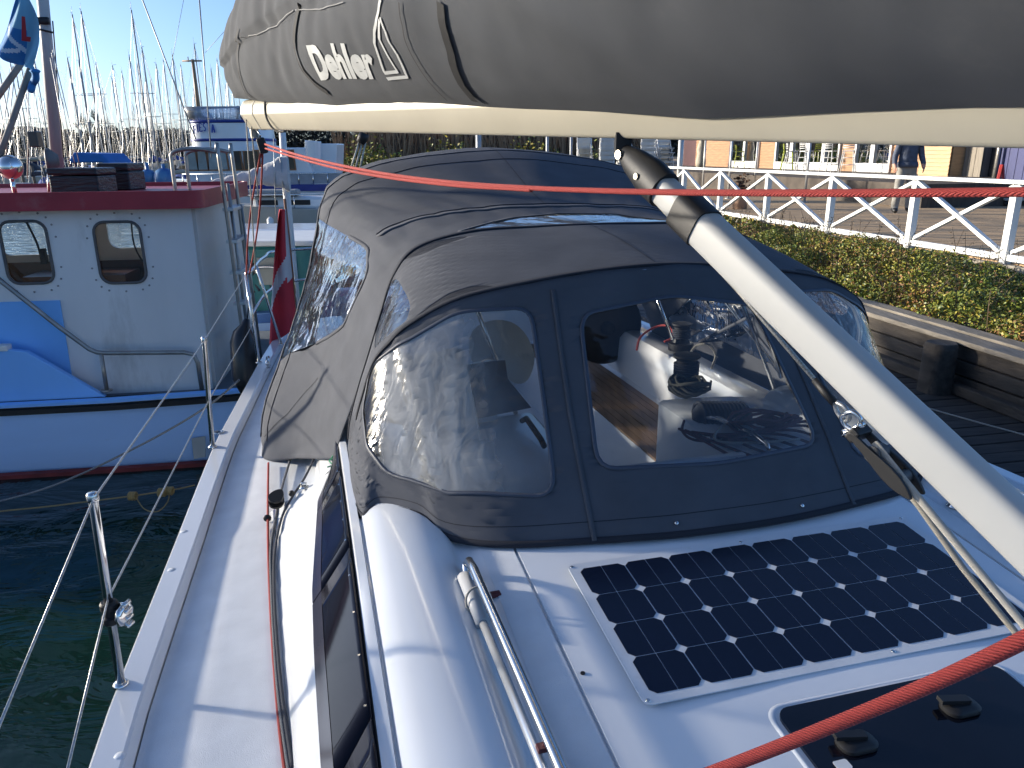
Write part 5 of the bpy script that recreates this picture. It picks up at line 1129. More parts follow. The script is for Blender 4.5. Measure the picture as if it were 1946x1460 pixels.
for k_, chx in enumerate('FIESTA'):
    a0 = (x - 1.9) / 1.9; zz = zf0 + .5 + .06 * (1 - a0 * a0) * 1.6
    for (p, q) in LET[chx]:
        s_ = .3; P_ = lpos(x + p[0] * .72, zz + p[1] * s_); Q_ = lpos(x + q[0] * .72, zz + q[1] * s_)
        wd_ = .055 if abs(P_.z - Q_.z) > .15 else .035; m.beam(P_, Q_, wd_, .02, (0, 1, 0))
    x += {'I': .42}.get(chx, .72)
m.build('name_lettering', LBL, fb_)
m = MB(); m.tube([tp(450, 235), tp(452, 212)], .05, 8); m.box(tp(452, 209), (.13, .1, .3)); m.tube([tp(448, 246), tp(456, 240)], .07, 8); m.tube([tp(452, 258), tp(462, 250)], .05, 6); m.box(tp(458, 264), (.3, .1, .14)); m.build('horn', BLACK, tw, True)
m = MB(); m.prism([tp(585, 273), tp(640, 273), tp(638, 330), tp(588, 330)], (0, 1.5, 0)); m.tube([tp(595, 268, -.3), tp(595, 305, -.3)], .33, 14); m.build('white_canister', GEL, tw, bev=.04)
m = MB(); zr = tp(400, 330).z
for i in range(12): xx = XL + .3 + i * (XR - XL - .5) / 11; m.tube([V((xx, 32.15, 1.55)), V((xx, 32.15, zr))], .025, 6)
m.tube([V((XL + .3, 32.15, zr)), V((XR - .2, 32.15, zr))], .025, 6); m.build('guard_rail', STEEL, tw, True)
m = MB(); m.box(((XL + XR) / 2 + 1.4, 32.16, (1.56 + zr) / 2), (XR - XL - 3, .02, zr - 1.62)); m.build('rail_cloth', M('grey_rail_cloth', (.33, .34, .37), .8), tw)
m = MB(); m.tube([tp(380, 228, .8), tp(366, 113, .8)], [.09, .06], 10); m.box(tp(365, 116, .8), (.8, .05, .06)); m.tube([tp(358, 118, .8), tp(357, 108, .8)], .02, 5); m.tube([tp(372, 118, .8), tp(372, 106, .8)], .02, 5); m.build('mast', M('varnished_mast', (.35, .22, .12), .5), tw, True)
for (u_, v_, nm) in ((282, 337, 'round blue buoy fender right of the mast foot'), (313, 340, 'larger round blue buoy with white cap near the trawler')):
    p = aty(u_, v_, 22); m = MB(); m.ball(p, .22 if u_ < 300 else .3, 16); m.tube([p, p + V((0, 0, .4))], .05, 8); tag(m.build('buoy_fender', M('buoy_blue', (.02, .10, .32), .4, var=.1, col2=(.10, .25, .42)), None, True), nm, 'fender')
# blue sailing dinghy cover behind the roof
m = MB(); a_ = aty(130, 305, 26); b_ = aty(200, 310, 26); m.prism([a_, V((a_.x + .2, a_.y, a_.z + .25)), V((b_.x - .1, b_.y, b_.z + .3)), V((b_.x + .2, b_.y, b_.z - .05)), V((b_.x, b_.y, b_.z - .2)), V((b_.x - .1, b_.y, b_.z + .02)), V((a_.x + .1, a_.y, a_.z - .08))], (0, 1.6, 0)); tag(m.build('boat_awning', M('awning_blue', (.02, .15, .45), .7, var=.1), None, bev=.04), 'bright blue boat awning behind the black bundle', 'awning')

# ================================================================== far marina: sailing boats
SPAR = M('far_spar', (.36, .36, .35), .5, .2); FH = [M('far_hull_white', (.62, .62, .6), .4), M('far_hull_cream', (.5, .47, .4), .4), M('far_hull_navy', (.03, .05, .12), .4)]
FC = [M('far_cover_blue', (.02, .06, .25), .8), M('far_cover_beige', (.42, .37, .28), .8), M('far_cover_dark', (.03, .035, .05), .8)]; FWN = M('far_window', (.03, .03, .035), .2)
def far_boat(i):
    t = thing('moored_sailboat', None, None, (0, 0, 0)); L = 9
    hullmesh(L, 2.9, 1.05, sheer=.3, n=10).build('hull', FH[i % 3], t, True)
    m = MB(); m.prism([(-1.8, -.85, 1.0), (2.4, -.7, 1.05), (1.6, -.6, 1.5), (-1.8, -.75, 1.58)], (0, .01, 0)); 
    rows = [[V((-1.9, -.95, 1.02)), V((-1.9, -.8, 1.55)), V((-1.9, .8, 1.55)), V((-1.9, .95, 1.02))], [V((1.2, -.85, 1.05)), V((1.0, -.7, 1.5)), V((1.0, .7, 1.5)), V((1.2, .85, 1.05))], [V((2.9, -.4, 1.12)), V((2.3, -.35, 1.2)), V((2.3, .35, 1.2)), V((2.9, .4, 1.12))]]
    m = MB(); m.grid(rows, flip=True); m.add(rows[0], [(0, 1, 2, 3)]); m.build('cabin', FH[0], t)
    for x in (-1.2, -.3, .6):
        for s_ in (-1, 1): MB().box((x, s_ * .895, 1.28), (.55, .06, .17)).build('window', FWN, t)
    m = MB(); m.tube([V((.7, 0, 1.3)), V((.6, 0, 12))], [.062, .045], 8)
    m.tube([V((.65, -.8, 6.8)), V((.65, .8, 6.8))], .025, 5); m.tube([V((.6, 0, 12)), V((.55, 0, 12.5))], .012, 4); m.tube([V((.6, 0, 12.05)), V((.95, 0, 12.1))], .015, 4); ms = m.build('mast', SPAR, t, True)
    m = MB()
    for q in ((-4.4, 0, 1.1), (4.6, 0, 1.35)): m.tube([V((.6, 0, 11.9)), V(q)], .012, 4, False)
    for s_ in (-1, 1): m.tube([V((.6, 0, 11.8)), V((.65, s_ * .8, 6.8)), V((.5, s_ * 1.3, 1.1))], .012, 4, False)
    m.build('stay', WIRE, t)
    m = MB(); m.tube([V((.5, 0, 2.45)), V((-.4, 0, 2.5)), V((-2, 0, 2.45)), V((-3.3, 0, 2.4))], [.2, .19, .15, .1], 8); m.build('boom_cover', FC[i % 3], t, True)
    rows = [[V((x, y, z)) for y, z in ((-.95, 1.15), (-.85, 1.9), (-.5, 2.15), (.5, 2.15), (.85, 1.9), (.95, 1.15))] for x in (-2.9, -1.9)] + [[V((-1.3, y, z)) for y, z in ((-.85, 1.5), (-.75, 1.55), (-.45, 1.6), (.45, 1.6), (.75, 1.55), (.85, 1.5))]]
    MB().grid(rows, flip=True).build('spray_hood', FC[(i + 1) % 3], t, True)
    return t
protos = [far_boat(i) for i in range(3)]; used = [False] * 3
def put(i, loc, rz, sc, label, group=None):
    if used[i]: o = copy_tree(protos[i])
    else: o = protos[i]; used[i] = True
    o.location = V(loc); o.rotation_euler = (0, 0, rz); o.scale = (sc, sc, sc)
    for k in ('label', 'category', 'group'):
        if k in o: del o[k]
    tag(o, label, 'sailboat', group); return o
NAMED = [(147, 68, 0, 'sailboat whose tall mast is the left one of a close pair in the far marina'), (163, 63, 1, 'sailboat whose tall mast is the right one of a close pair in the far marina'), (253, 62, 0, 'sailboat with the tall mast carrying antennas in the middle of the far marina'),
         (133, 150, 2, 'navy hulled sailboat with a medium mast just right of the grey fishing mast'), (229, 156, 1, 'cream hulled sailboat with a medium mast between the tall masts'), (342, 148, 0, 'sailboat with a mast just left of the trawler flybridge'),
         (405, 138, 2, 'sailboat with a mast rising over the right end of the trawler flybridge'), (420, 180, 1, 'sailboat with the shorter mast between trawler flybridge and sail cover'), (310, 140, 0, 'sailboat with a slim mast crossed by the long stay'), (40, 115, 1, 'sailboat with a mast behind the blue flag'), (62, 165, 2, 'sailboat with a brownish mast left of the grey fishing mast')]
rnd = random.Random(11)
for u_, v_, k, lab in NAMED:
    sc = 1.0; D = FPX * (12 * sc - H) / (297 - v_) * .99
    p = aty(u_ + (297 - v_) * .16, 297, D); put(k, (p.x, D, 0), rnd.choice((R(80), R(100), R(262), R(285))), sc, lab)
for i in range(58):
    D = rnd.uniform(62, 190); u_ = -60 + 560 * ((i * .618) % 1) + rnd.uniform(-8, 8); p = aty(u_, 297, D)
    put(i % 3, (p.x, D, 0), rnd.choice((R(80), R(95), R(265), R(280), R(10))), rnd.uniform(.72, 1.02), ('white hulled sailboat with blue covers moored in the far marina crowd', 'cream hulled sailboat with beige covers moored in the far marina crowd', 'navy hulled sailboat with dark covers moored in the far marina crowd')[i % 3], ('white boats of the far marina', 'cream boats of the far marina', 'navy boats of the far marina')[i % 3])
for i in range(12):
    D = rnd.uniform(42, 60); u_ = (20, 60, 105, 150, 185, 205, 240, 265, 290, 300, 325, 345)[i]; p = aty(u_, 297, D)
    put((i * 2) % 3, (p.x, D, 0), rnd.choice((R(85), R(100), R(268))), rnd.uniform(.6, .75), ('small sailboat with low mast in the nearer marina row, %s' % ('farthest left', 'second from the left', 'left of the grey fishing mast', 'right of the grey fishing mast', 'behind the blue awning', 'above the black bundle', 'left of the middle', 'in the middle', 'behind the small blue buoy', 'behind the large blue buoy', 'left of the trawler bow', 'at the trawler bow')[i]), None)
# pontoon piles
for i in range(16):
    u_ = 15 + i * 21; D = 50 + 17 * ((i * .38) % 1); p = aty(u_, 297, D); 
    o = MB().tube([V((p.x, D, -.5)), V((p.x, D, 2.0))], .11, 8).build('mooring_pile', M('pile_wood', (.12, .10, .08), .85), None, True); tag(o, 'dark wooden mooring pile standing among the far boats', 'pile', 'mooring piles of the far marina')
# far shore and bare trees
shore = M('far_shore', (.10, .09, .06), .9, var=.4, scale=.1)
m = MB(); m.box((-100, 260, .5), (320, 60, 2.2)); m.build('far_shore', shore)['kind'] = 'structure'
BARK = M('bare_bark', (.07, .055, .042), .9, var=.2)
def bare_tree(h, seed, spread=1., lvl=4):
    r_ = random.Random(seed); m = MB(); tw_ = MB()
    def br(p, d, L, rad, n):
        q = p + d * L * .55 + V((r_.uniform(-.1, .1), r_.uniform(-.1, .1), 0)) * L * .3; e_ = p + d * L
        (m if n >= lvl - 1 else tw_).tube([p, q, e_], [rad, rad * .8, rad * .55], 5 if n >= lvl - 1 else 3, False)
        if n == 0: return
        for k in range(4 if n > 1 else 5):
            a = r_.uniform(0, 6.28); s_ = r_.uniform(.35, .85) * spread; nd = (d + V((math.cos(a) * s_, math.sin(a) * s_, r_.uniform(-.05, .35)))).normalized()
            br(p.lerp(e_, r_.uniform(.45, 1)), nd, L * r_.uniform(.5, .72), rad * .5, n - 1)
    br(V((0, 0, -.3)), V((0, 0, 1)), h * .38, h * .024, lvl); return m, tw_
TP = []
for i in range(4):
    t = thing('bare_tree', None, None, (0, 0, 0)); a, b = bare_tree(10, 20 + i, (.8, 1.1, .9, 1.2)[i]); a.build('trunk', BARK, t, True); b.build('crown', M('bare_twigs', (.085, .065, .048), .9, var=.2), t); TP.append([t, False])
def tree(i, loc, rz, sc, label, group=None):
    t, u_ = TP[i]; o = copy_tree(t) if u_ else t; TP[i][1] = True; o.location = V(loc); o.rotation_euler = (0, 0, rz); o.scale = (sc,) * 3
    for k in ('label', 'category', 'group'):
        if k in o: del o[k]
    tag(o, label, 'tree', group)
for i in range(30):
    D = rnd.uniform(232, 250); u_ = -20 + i * 17.5 + rnd.uniform(-6, 6); p = aty(u_, 297, D); tree(i % 4, (p.x, D, 1.2), rnd.uniform(0, 6), rnd.uniform(.95, 1.35), 'bare winter tree on the far shore behind the masts', 'bare trees on the far shore')
for u_, s_, lab in ((172, 1.75, 'taller bare poplar on the far shore left of the tall mast'), (198, 1.9, 'tallest bare poplar on the far shore right of the tall mast'), (318, 1.5, 'broad bare tree on the far shore left of the trawler')):
    p = aty(u_, 297, 228); tree(1 if u_ < 300 else 3, (p.x, 228, 1.2), 1., s_, lab)
# low wooded rise behind the trees
rows = [[], [], []]
for i in range(161):
    x = -250 + 2.2 * i; h_ = 5.2 + 2.6 * noise.noise(V((x * .05, 1, 0))) + 1.5 * noise.noise(V((x * .3, 5, 0))) + .8 * noise.noise(V((x * 1.1, 7, 0)))
    rows[0].append(V((x, 241, .5))); rows[1].append(V((x, 244 + noise.noise(V((x * .2, 0, 2))), 1.2 + h_))); rows[2].append(V((x, 275, .5)))
tag(MB().grid(rows, flip=True).build('wooded_rise', M('wooded_rise', (.075, .062, .05), .95, var=.5, scale=.35, detail=8, bump=1., bscale=.5, bdist=1.)), kind='structure')
# scrub under the trees
def leaves(n, samp, size, ncol, seed, flat=.5):
    r_ = random.Random(seed); m = MB()
    for _ in range(n):
        p = samp(r_)
        if p is None: continue
        a = V((r_.gauss(0, 1), r_.gauss(0, 1), r_.gauss(0, 1) * flat + .2)).normalized(); b = a.cross(V((r_.gauss(0, 1), r_.gauss(0, 1), r_.gauss(0, 1)))).normalized(); s_ = size * r_.uniform(.6, 1.3); a = a * s_; b = b * s_ * .55
        m.add([p - a, p + b, p + a, p - b], [(0, 1, 2, 3)], r_.choices(range(len(ncol)), ncol)[0])
    return m
# unseen poplar screen and its shore, added to thin sun over the foredeck
m = MB(); m.box((-100, -6, .3), (50, 80, 2.2)); tag(m.build('added_shore', shore), kind='structure')
pk = thing('sun_screen_poplar', None, None, (0, 0, 0)); MB().tube([V((0, 0, -.3)), V((.1, 0, 12)), V((0, .1, 23))], [.35, .22, .04], 8).build('trunk', BARK, pk, True)
def pop(r_):
    while True:
        x, y, z = r_.uniform(-1, 1), r_.uniform(-1, 1), r_.uniform(-1, 1)
        if x * x + y * y + z * z < 1: return V((x * 3.3, y * 3.3, 14.5 + z * 9.5))
leaves(1700, pop, .34, [1], 77).build('crown', [M('sun_screen_leaf', (.12, .08, .04), .9)], pk)
for i in range(13):
    o = pk if i == 0 else copy_tree(pk); o.location = (-80 + 1.5 * math.sin(i * 2.1), 17.6 - 2.9 * i, 1.2); o.rotation_euler = (0, 0, 1.3 * i)
    tag(o, 'unseen poplar added on the left to thin the low sun over the foredeck', 'tree', 'added poplars screening the sun')
def scrubs(r_): 
    x = r_.uniform(-240, 60); top = 8.5 + 3 * noise.noise(V((x * .06, 0, 0))) + 2 * noise.noise(V((x * .25, 3, 0))); return V((x, r_.uniform(232, 240), 1.2 + top * r_.random() ** .8))
leaves(60000, scrubs, .5, [1, 1], 3).build('far_scrub', [M('scrub_brown', (.085, .068, .05), .9), M('scrub_dark', (.05, .045, .036), .9)])['kind'] = 'stuff'
# long stays that belong to rigging above us
for (a, b, nm) in (((267, -10), (372, 265), 'long pale stay slanting across the sky to the trawler'), ((378, -10), (402, 300), 'steep double stay dropping behind the trawler flybridge'), ((350, -5), (322, 140), 'faint thin stay in the sky right of the long pale one'), ((449, 35), (390, 100), 'faint thin line from the sail cover tip to the marina')):
    line('rigging_stay', [aty(*a, 15), aty(*b, 15)], .012 if 'faint' not in nm else .004, SPAR, nm, 'stay', 6)
line('backstay', [aty(497, -30, 9), aty(504, 26, 9), aty(520, 120, 9)], .02, WHITEP, 'white backstay pole above the sail cover end', 'stay', 8)
# ================================================================== quay on the right
QV = V((-.2036, .979, 0)); QN = V((.979, .2036, 0))
def Q(d, s, z): return QN * d + QV * s + V((0, 0, z))
QM = Matrix((QN, QV, V((0, 0, 1)))).transposed()
QZ = 1.35
WOODD = M('dark_old_timber', (.055, .045, .036), .85, var=.45, scale=3, stretch=(5, .7, 5), bump=.6, bscale=14, bdist=.01, dirt=((.10, .095, .08), 4, .6, .5))
WOODL = M('pale_old_timber', (.21, .185, .15), .85, var=.3, scale=3, stretch=(6, .7, 6), bump=.6, bscale=16, bdist=.01, dirt=((.10, .10, .08), 4, .58, .6))
PLK = M('boardwalk_plank', (.040, .034, .030), .8, var=.4, scale=4, stretch=(.8, 5, 5), bump=.5, bscale=18, bdist=.006)
# boardwalk, plank by plank
bw = tag(MB().box(Q(4.27, 10, .55), (1.36, 50, .14), QM).build('boardwalk', WOODD), kind='structure')
pm = None
for i in range(70):
    s = 1.5 + i * .158; o = None
    if pm is None: pm = MB().box((0, 0, 0), (1.42, .146, .05), QM).build('plank', PLK, bw, bev=.006); o = pm
    else: o = pm.copy(); COL.objects.link(o)
    o.location = Q(4.28 + random.uniform(-.008, .008), s, .722 + random.uniform(-.004, .004))
# timber bulkhead: stacked planks, capping, piles
bh = thing('timber_bulkhead', 'weathered timber retaining wall between the boardwalk and the hedge', 'retaining wall', Q(5.1, 10, .6))
for k, z in enumerate((.83, .965, 1.095)):
    for j in range(9):
        MB().box(Q(5.06 + .012 * ((k + j) % 2), 1.6 + j * 4.2, z), (.08, 4.185, .12), QM).build('plank', WOODD, bh, bev=.008)
for j in range(9):
    MB().box(Q(5.10, 1.1 + j * 4.2, 1.182), (.2, 4.185, .045), QM).build('capping_plank', WOODL, bh, bev=.008)
    MB().box(Q(5.31, 2.3 + j * 4.2, 1.195), (.17, 4.185, .05), QM).build('capping_plank', WOODL, bh, bev=.008)
MB().box(Q(4.97, 12, .80), (.09, 30, .09), QM).build('kerb_beam', WOODD, bh, bev=.01)
for k, s in enumerate((5.42, 9.6, 14.0)):
    c = Q(4.86, s, .74); n_ = 22; rows = []
    for f, r_ in ((0, .135), (.3, .132), (.33, .131), (.355, .115)):
        rows.append([c + V((r_ * math.cos(a) * (1 + .04 * math.sin(5 * a + k)), r_ * math.sin(a) * (1 + .04 * math.sin(5 * a + k)), f * 1.25)) for a in [2 * math.pi * i / n_ for i in range(n_)]])
    m = MB(); m.grid(rows, closed=True); m.add(rows[-1], [tuple(range(n_))])
    tag(m.build('timber_bollard', WOODD, None, 'auto'), ('round dark timber bollard standing on the boardwalk', 'second timber bollard farther along the boardwalk', 'farthest timber bollard on the boardwalk')[k], 'bollard')
line('spring_line', sag(Q(3.1, 7.5, 1.15), Q(4.7, 3.6, .86), .1), .006, GREY_ROPE, 'thin pale mooring line stretched low across the boardwalk', 'rope')
# the quay itself
SOIL = M('bank_soil', (.05, .04, .025), .95, var=.4, scale=2)
PLZ = M('quay_timber', (.46, .31, .17), .85, var=.2, scale=2, stretch=(.5, 6, 1), bump=.6, bscale=5, bdist=.02, dirt=((.10, .085, .065), 1.5, .55, .7))
m = MB(); m.prism([Q(8.02, -20, QZ - .03), Q(60, -20, QZ - .03), Q(60, 260, QZ - .03), Q(8.02, 260, QZ - .03)], (0, 0, .03)); tag(m.build('quay_deck', PLZ), kind='structure')
m = MB(); m.prism([Q(60, -20, QZ - .04), Q(900, -20, QZ - .04), Q(900, 900, QZ - .04), Q(8, 900, QZ - .04), Q(8, 260, QZ - .04), Q(60, 260, QZ - .04)], (0, 0, .02)); tag(m.build('land', SOIL), kind='structure')
rows = []
for s in [-20 + 4 * i for i in range(60)]: rows.append([Q(5.3, s, 0), Q(5.3, s, 1.1), Q(6.2, s, 1.12), Q(7.2, s, 1.2), Q(8.02, s, 1.27), Q(8.03, s, -.5)])
tag(MB().grid(rows, flip=True).build('planting_bank', SOIL), kind='structure')
m = MB(); m.box(Q(8.06, 20, 1.18), (.1, 60, .36), QM); tag(m.build('quay_edge_wall', M('quay_concrete', (.30, .27, .22), .9, var=.25, scale=5, bump=.4, bscale=30)), 'low pale concrete edge of the quay below the white fence', 'wall')
# some wider planks of the quay deck near the fence are told apart
for i in range(26):
    s = 7.6 + i * .30; o = None
    if i == 0: qp = MB().box((0, 0, 0), (10, .285, .03), QM).build('quay_plank', PLZ, bpy.data.objects['quay_deck'], bev=.006); o = qp
    else: o = qp.copy(); COL.objects.link(o)
    o.location = Q(13.15, s, QZ + .006 + random.uniform(-.002, .002))
# white fence with crossed braces
fen = thing('white_fence', 'white painted timber fence with crossed braces along the quay edge', 'fence', Q(8.1, 13, QZ))
FWH = M('fence_white', (.74, .74, .71), .55, var=.06, scale=5, dirt=((.35, .33, .28), 5, .62, .5), stretch=(1, 1, .5))
PS = [6.35, 8.22, 9.98, 12.0, 14.1, 16.1, 18.05, 20.0]; zt, zb = 2.36, 1.44
for i, s in enumerate(PS):
    lo = .75 if i == 1 else (.95 if i == 0 else QZ - .1); MB().box(Q(8.1, s, (zt + lo) / 2 - .02), (.1, .1, zt - lo - .04), QM).build('post', FWH, fen, bev=.006)
for a, b in zip(PS, PS[1:]):
    MB().beam(Q(8.1, a - .0, zt + .0), Q(8.1, b - .004, zt), .12, .05).build('top_rail', FWH, fen, bev=.005)
    MB().beam(Q(8.1, a + .052, zb), Q(8.1, b - .052, zb), .07, .08).build('bottom_rail', FWH, fen, bev=.005)
    MB().beam(Q(8.07, a + .055, zb + .06), Q(8.07, b - .055, zt - .05), .05, .07, QN).build('brace', FWH, fen, bev=.004)
    MB().beam(Q(8.13, a + .055, zt - .05), Q(8.13, b - .055, zb + .06), .05, .07, QN).build('brace', FWH, fen, bev=.004)
# hedge on the bank: leafy mass of several greens, yellow and russet
hg = thing('hedge', 'green and russet ground cover shrubs sloping below the white fence', 'hedge', Q(6.6, 11, 1.15))
HC = [M('leaf_green', (.11, .15, .022), .5, var=.3), M('leaf_dark', (.03, .06, .014), .5, var=.3), M('leaf_yellow', (.33, .28, .04), .5, var=.3), M('leaf_russet', (.30, .15, .06), .6, var=.3), M('leaf_lime', (.19, .21, .035), .5, var=.3)]
def hedge_top(d, s): return itp([(5.3, .02), (5.6, .28), (6.4, .34), (7.3, .2), (7.8, .09), (8.15, .03)], d) * (1 + .7 * noise.noise(V((d * 1.3, s * .9, 0)))) + .2 * noise.noise(V((d * 2.2, s * 2.2, 3))) + .05 * noise.noise(V((d * 9, s * 9, 1)))
def hs(s0, s1):
    def f(r_):
        d = r_.uniform(5.34, 8.1); s = r_.uniform(s0, s1); base = itp([(5.3, 1.1), (6.2, 1.12), (7.2, 1.2), (8.02, 1.27)], d); t = hedge_top(d, s)
        return Q(d, s, base + max(.02, t) * (1 - .75 * r_.random() ** 2.2))
    return f
def hcol(seed, n, s0, s1, size):
    r_ = random.Random(seed); m = MB(); f = hs(s0, s1)
    for _ in range(n):
        p = f(r_); k = noise.noise(V((p.x * .9, p.y * .9, 5))) + .4 * noise.noise(V((p.x * 3, p.y * 3, 1))); w = [3, 1.5, 1.5, .4, 3] if k < -.05 else ([2, 1, 3, 2, 3] if k < .22 else [1, .7, 3, 4, 1.5])
        a = V((r_.gauss(0, 1), r_.gauss(0, 1), r_.gauss(0, .6) + .2)).normalized(); b = a.cross(V((r_.gauss(0, 1), r_.gauss(0, 1), r_.gauss(0, 1)))).normalized(); s_ = size * r_.uniform(.6, 1.4)
        a = a * s_; b = b * s_ * .6; m.add([p - a, p + b + V((0, 0, s_ * .15)), p + a, p - b + V((0, 0, s_ * .15))], [(0, 1, 2, 3)], r_.choices(range(5), w)[0])
    return m
fo_ = hcol(1, 110000, 5.0, 12.5, .0158).build('foliage', HC, hg); fo_['kind'] = 'stuff'
fo_ = hcol(2, 32000, 12.5, 34, .036).build('foliage', HC, hg); fo_['kind'] = 'stuff'
m = MB(); r_ = random.Random(4)
for i in range(420):
    d, s = r_.uniform(5.4, 8.1), r_.uniform(5, 15); p = Q(d, s, 1.1); q = p + V((r_.uniform(-.25, .25), r_.uniform(-.25, .25), r_.uniform(.3, .75))); m.tube([p, p.lerp(q, .6) + V((r_.uniform(-.05, .05), 0, .05)), q], [.005, .004, .002], 3, False)
    for k in range(5): e = p.lerp(q, .5 + .1 * k); m.add([e, e + V((r_.uniform(-.03, .03), r_.uniform(-.03, .03), .02)), e + V((r_.uniform(-.04, .04), r_.uniform(-.03, .03), .0))], [(0, 1, 2)])
m.build('twigs', M('hedge_twig', (.12, .085, .05), .9), hg)
# ================================================================== terrace and restaurant
TZ = 1.93; FD = 20.0
def us(u, d=FD, v=320): r_ = ray(u, v); return (CAM + r_ * (d / r_.dot(QN))).dot(QV)     # where a column of the photo meets an upright plane along the quay
m = MB(); m.prism([Q(14, us(1760, 14), QZ), Q(32, us(1760, 14), QZ), Q(32, 70, QZ), Q(14, 70, QZ)], (0, 0, TZ - QZ)); tag(m.build('terrace', M('terrace_timber', (.07, .055, .042), .8, var=.3, scale=3, stretch=(5, .5, 1))), kind='structure')
rest = thing('restaurant', 'timber clad restaurant front with white glazed doors behind the terrace', 'building', Q(FD, us(1540), TZ))
CLO = M('orange_cladding', (.34, .18, .085), .6, var=.25, scale=4, stretch=(.6, .6, 8)); CLD = M('maroon_cladding', (.06, .012, .012), .6, var=.2)
def boards(s0, s1, d, z0, z1, mat, par, h=.13):
    m = MB(); z = z0
    while z < z1: m.add([Q(d, s0, z), Q(d, s1, z), Q(d + .03, s1, z + h * .97), Q(d + .03, s0, z + h * .97), Q(d + .06, s0, z), Q(d + .06, s1, z)], [(0, 1, 2, 3), (0, 4, 5, 1)]); z += h
    o = m.build('cladding', mat, par); o['kind'] = 'stuff'; return o
for u0, u1, mt in ((1295, 1320, CLD), (1320, 1386, CLO), (1441, 1471, CLO), (1596, 1622, CLO), (1692, 1748, CLO)): boards(us(u0), us(u1), FD, TZ, 5.2, mt, rest)
s_a, s_b = us(1748), us(1290)
MB().box(Q(FD + 3.12, (s_a + s_b) / 2, 3.6), (6, s_b - s_a, 3.3), QM).build('room', M('room_dark', (.10, .09, .07), .8), rest)
PGL = vinyl('door_glass', tint=(.7, .75, .72), haze=.02, wr=.02, wscale=1, gloss=.02, refl=.08)
DIM = M('room_interior', (.22, .24, .18), .7, var=.5, scale=2)
def door(u0, u1):
    b, a = us(u0), us(u1); w = MB(); t_ = .1
    for x in (a + t_ / 2, b - t_ / 2): w.box(Q(FD - .02, x, TZ + 1.15), (.1, t_, 2.3), QM)
    w.box(Q(FD - .02, (a + b) / 2, TZ + .16), (.1, b - a - 2 * t_, .32), QM); w.box(Q(FD - .02, (a + b) / 2, TZ + 2.25), (.1, b - a - 2 * t_, .1), QM)
    o = w.build('glazed_door', WHITEP, rest)
    MB().add([Q(FD, a + t_, TZ + .32), Q(FD, b - t_, TZ + .32), Q(FD, b - t_, TZ + 2.2), Q(FD, a + t_, TZ + 2.2)], [(0, 1, 2, 3)]).build('pane', PGL, o)
    MB().box(Q(FD + .09, (a + b) / 2, TZ + 1.2), (.02, b - a - .05, 2.2), QM).build('curtain', DIM, o)
for u0, u1 in ((1386, 1413), (1413, 1441), (1472, 1502), (1503, 1532), (1533, 1563), (1564, 1594), (1623, 1656), (1657, 1692)): door(u0, u1)
MB().box(Q(FD + 2, (s_a + s_b) / 2, 5.5), (8, s_b - s_a + 1, .3), QM).build('roof', M('roof_felt', (.05, .05, .05), .9), rest)
# hut, dark wall, grey board fence and blue container to the right
def hut(u0, u1, d, z1, mat, name, label, cat, board=None, horiz=False):
    b, a = us(u0, d), us(u1, d); t = thing(name, label, cat, Q(d, (a + b) / 2, QZ))
    MB().box(Q(d + .8, (a + b) / 2, (z1 + QZ) / 2), (1.4, b - a - .03, z1 - QZ), QM).build('wall', mat, t)
    if board:
        n = max(2, int((b - a) / board)); w = (b - a) / n
        for i in range(n): MB().box(Q(d + .05 + .012 * (i % 2), a + w * (i + .5), (z1 + QZ) / 2), (.03, w * .95, z1 - QZ + .02), QM).build('board', mat, t)
    if horiz: boards(a, b, d, QZ, z1, mat, t, .125)
    return t
hut(1745, 1802, 18.5, 4.3, M('pale_larch', (.48, .32, .17), .65, var=.15, scale=4, stretch=(.6, .6, 8)), 'larch_hut', 'pale larch clad hut right of the man', 'hut', None, True)
hut(1804, 1827, 19, 4.2, M('tar_black', (.015, .014, .014), .8, var=.3), 'tarred_shed', 'narrow black tarred shed between larch hut and grey boards', 'shed')
hut(1828, 1862, 19, 4.0, M('grey_boards', (.24, .21, .17), .85, var=.2, scale=4, stretch=(6, 6, .6)), 'board_fence', 'weathered grey vertical board fence beside the black shed', 'fence', .14)
hut(1863, 1893, 19.3, 4.2, M('dark_shed_boards', (.035, .03, .028), .85, var=.3), 'dark_shed', 'dark brown shed left of the blue container', 'shed', .14)
hut(1896, 2150, 18.2, 4.0, M('container_blue', (.004, .012, .10), .5, var=.12), 'blue_container', 'dark blue corrugated container at the right edge', 'container', .14)
m = MB(); p = Q(18.1, us(1893, 18.1), QZ); m.tube([p, p + V((0, 0, 2.8))], .06, 8); tag(m.build('drain_pipe', GALV, None, True), 'grey vertical pipe at the corner of the blue container', 'pipe')
p = atz(1886, 388, QZ); m = MB(); m.beam(p, p + V((.25, .3, 1.0)), .08, .06); m.beam(p + V((.3, 0, 0)), p + V((.28, .3, 1.0)), .06, .06); tag(m.build('red_barrier', M('barrier_red', (.45, .04, .03), .5), None, bev=.01), 'red slanted barrier post before the blue container', 'barrier')
p = atz(1920, 392, QZ); tr = thing('flat_trolley', 'low grey flat trolley before the blue container', 'trolley', p)
MB().box(p + V((.4, .3, .17)), (1.2, .7, .06)).build('platform', M('trolley_grey', (.35, .36, .36), .5), tr, bev=.01)
for dx in (-.1, .9):
    for dy in (.0, .6): MB().lathe(p + V((dx, dy, .07)), [(.07, -.02), (.07, .02)], 14, (0, 1, 0)).build('wheel', RUBBER, tr, True)
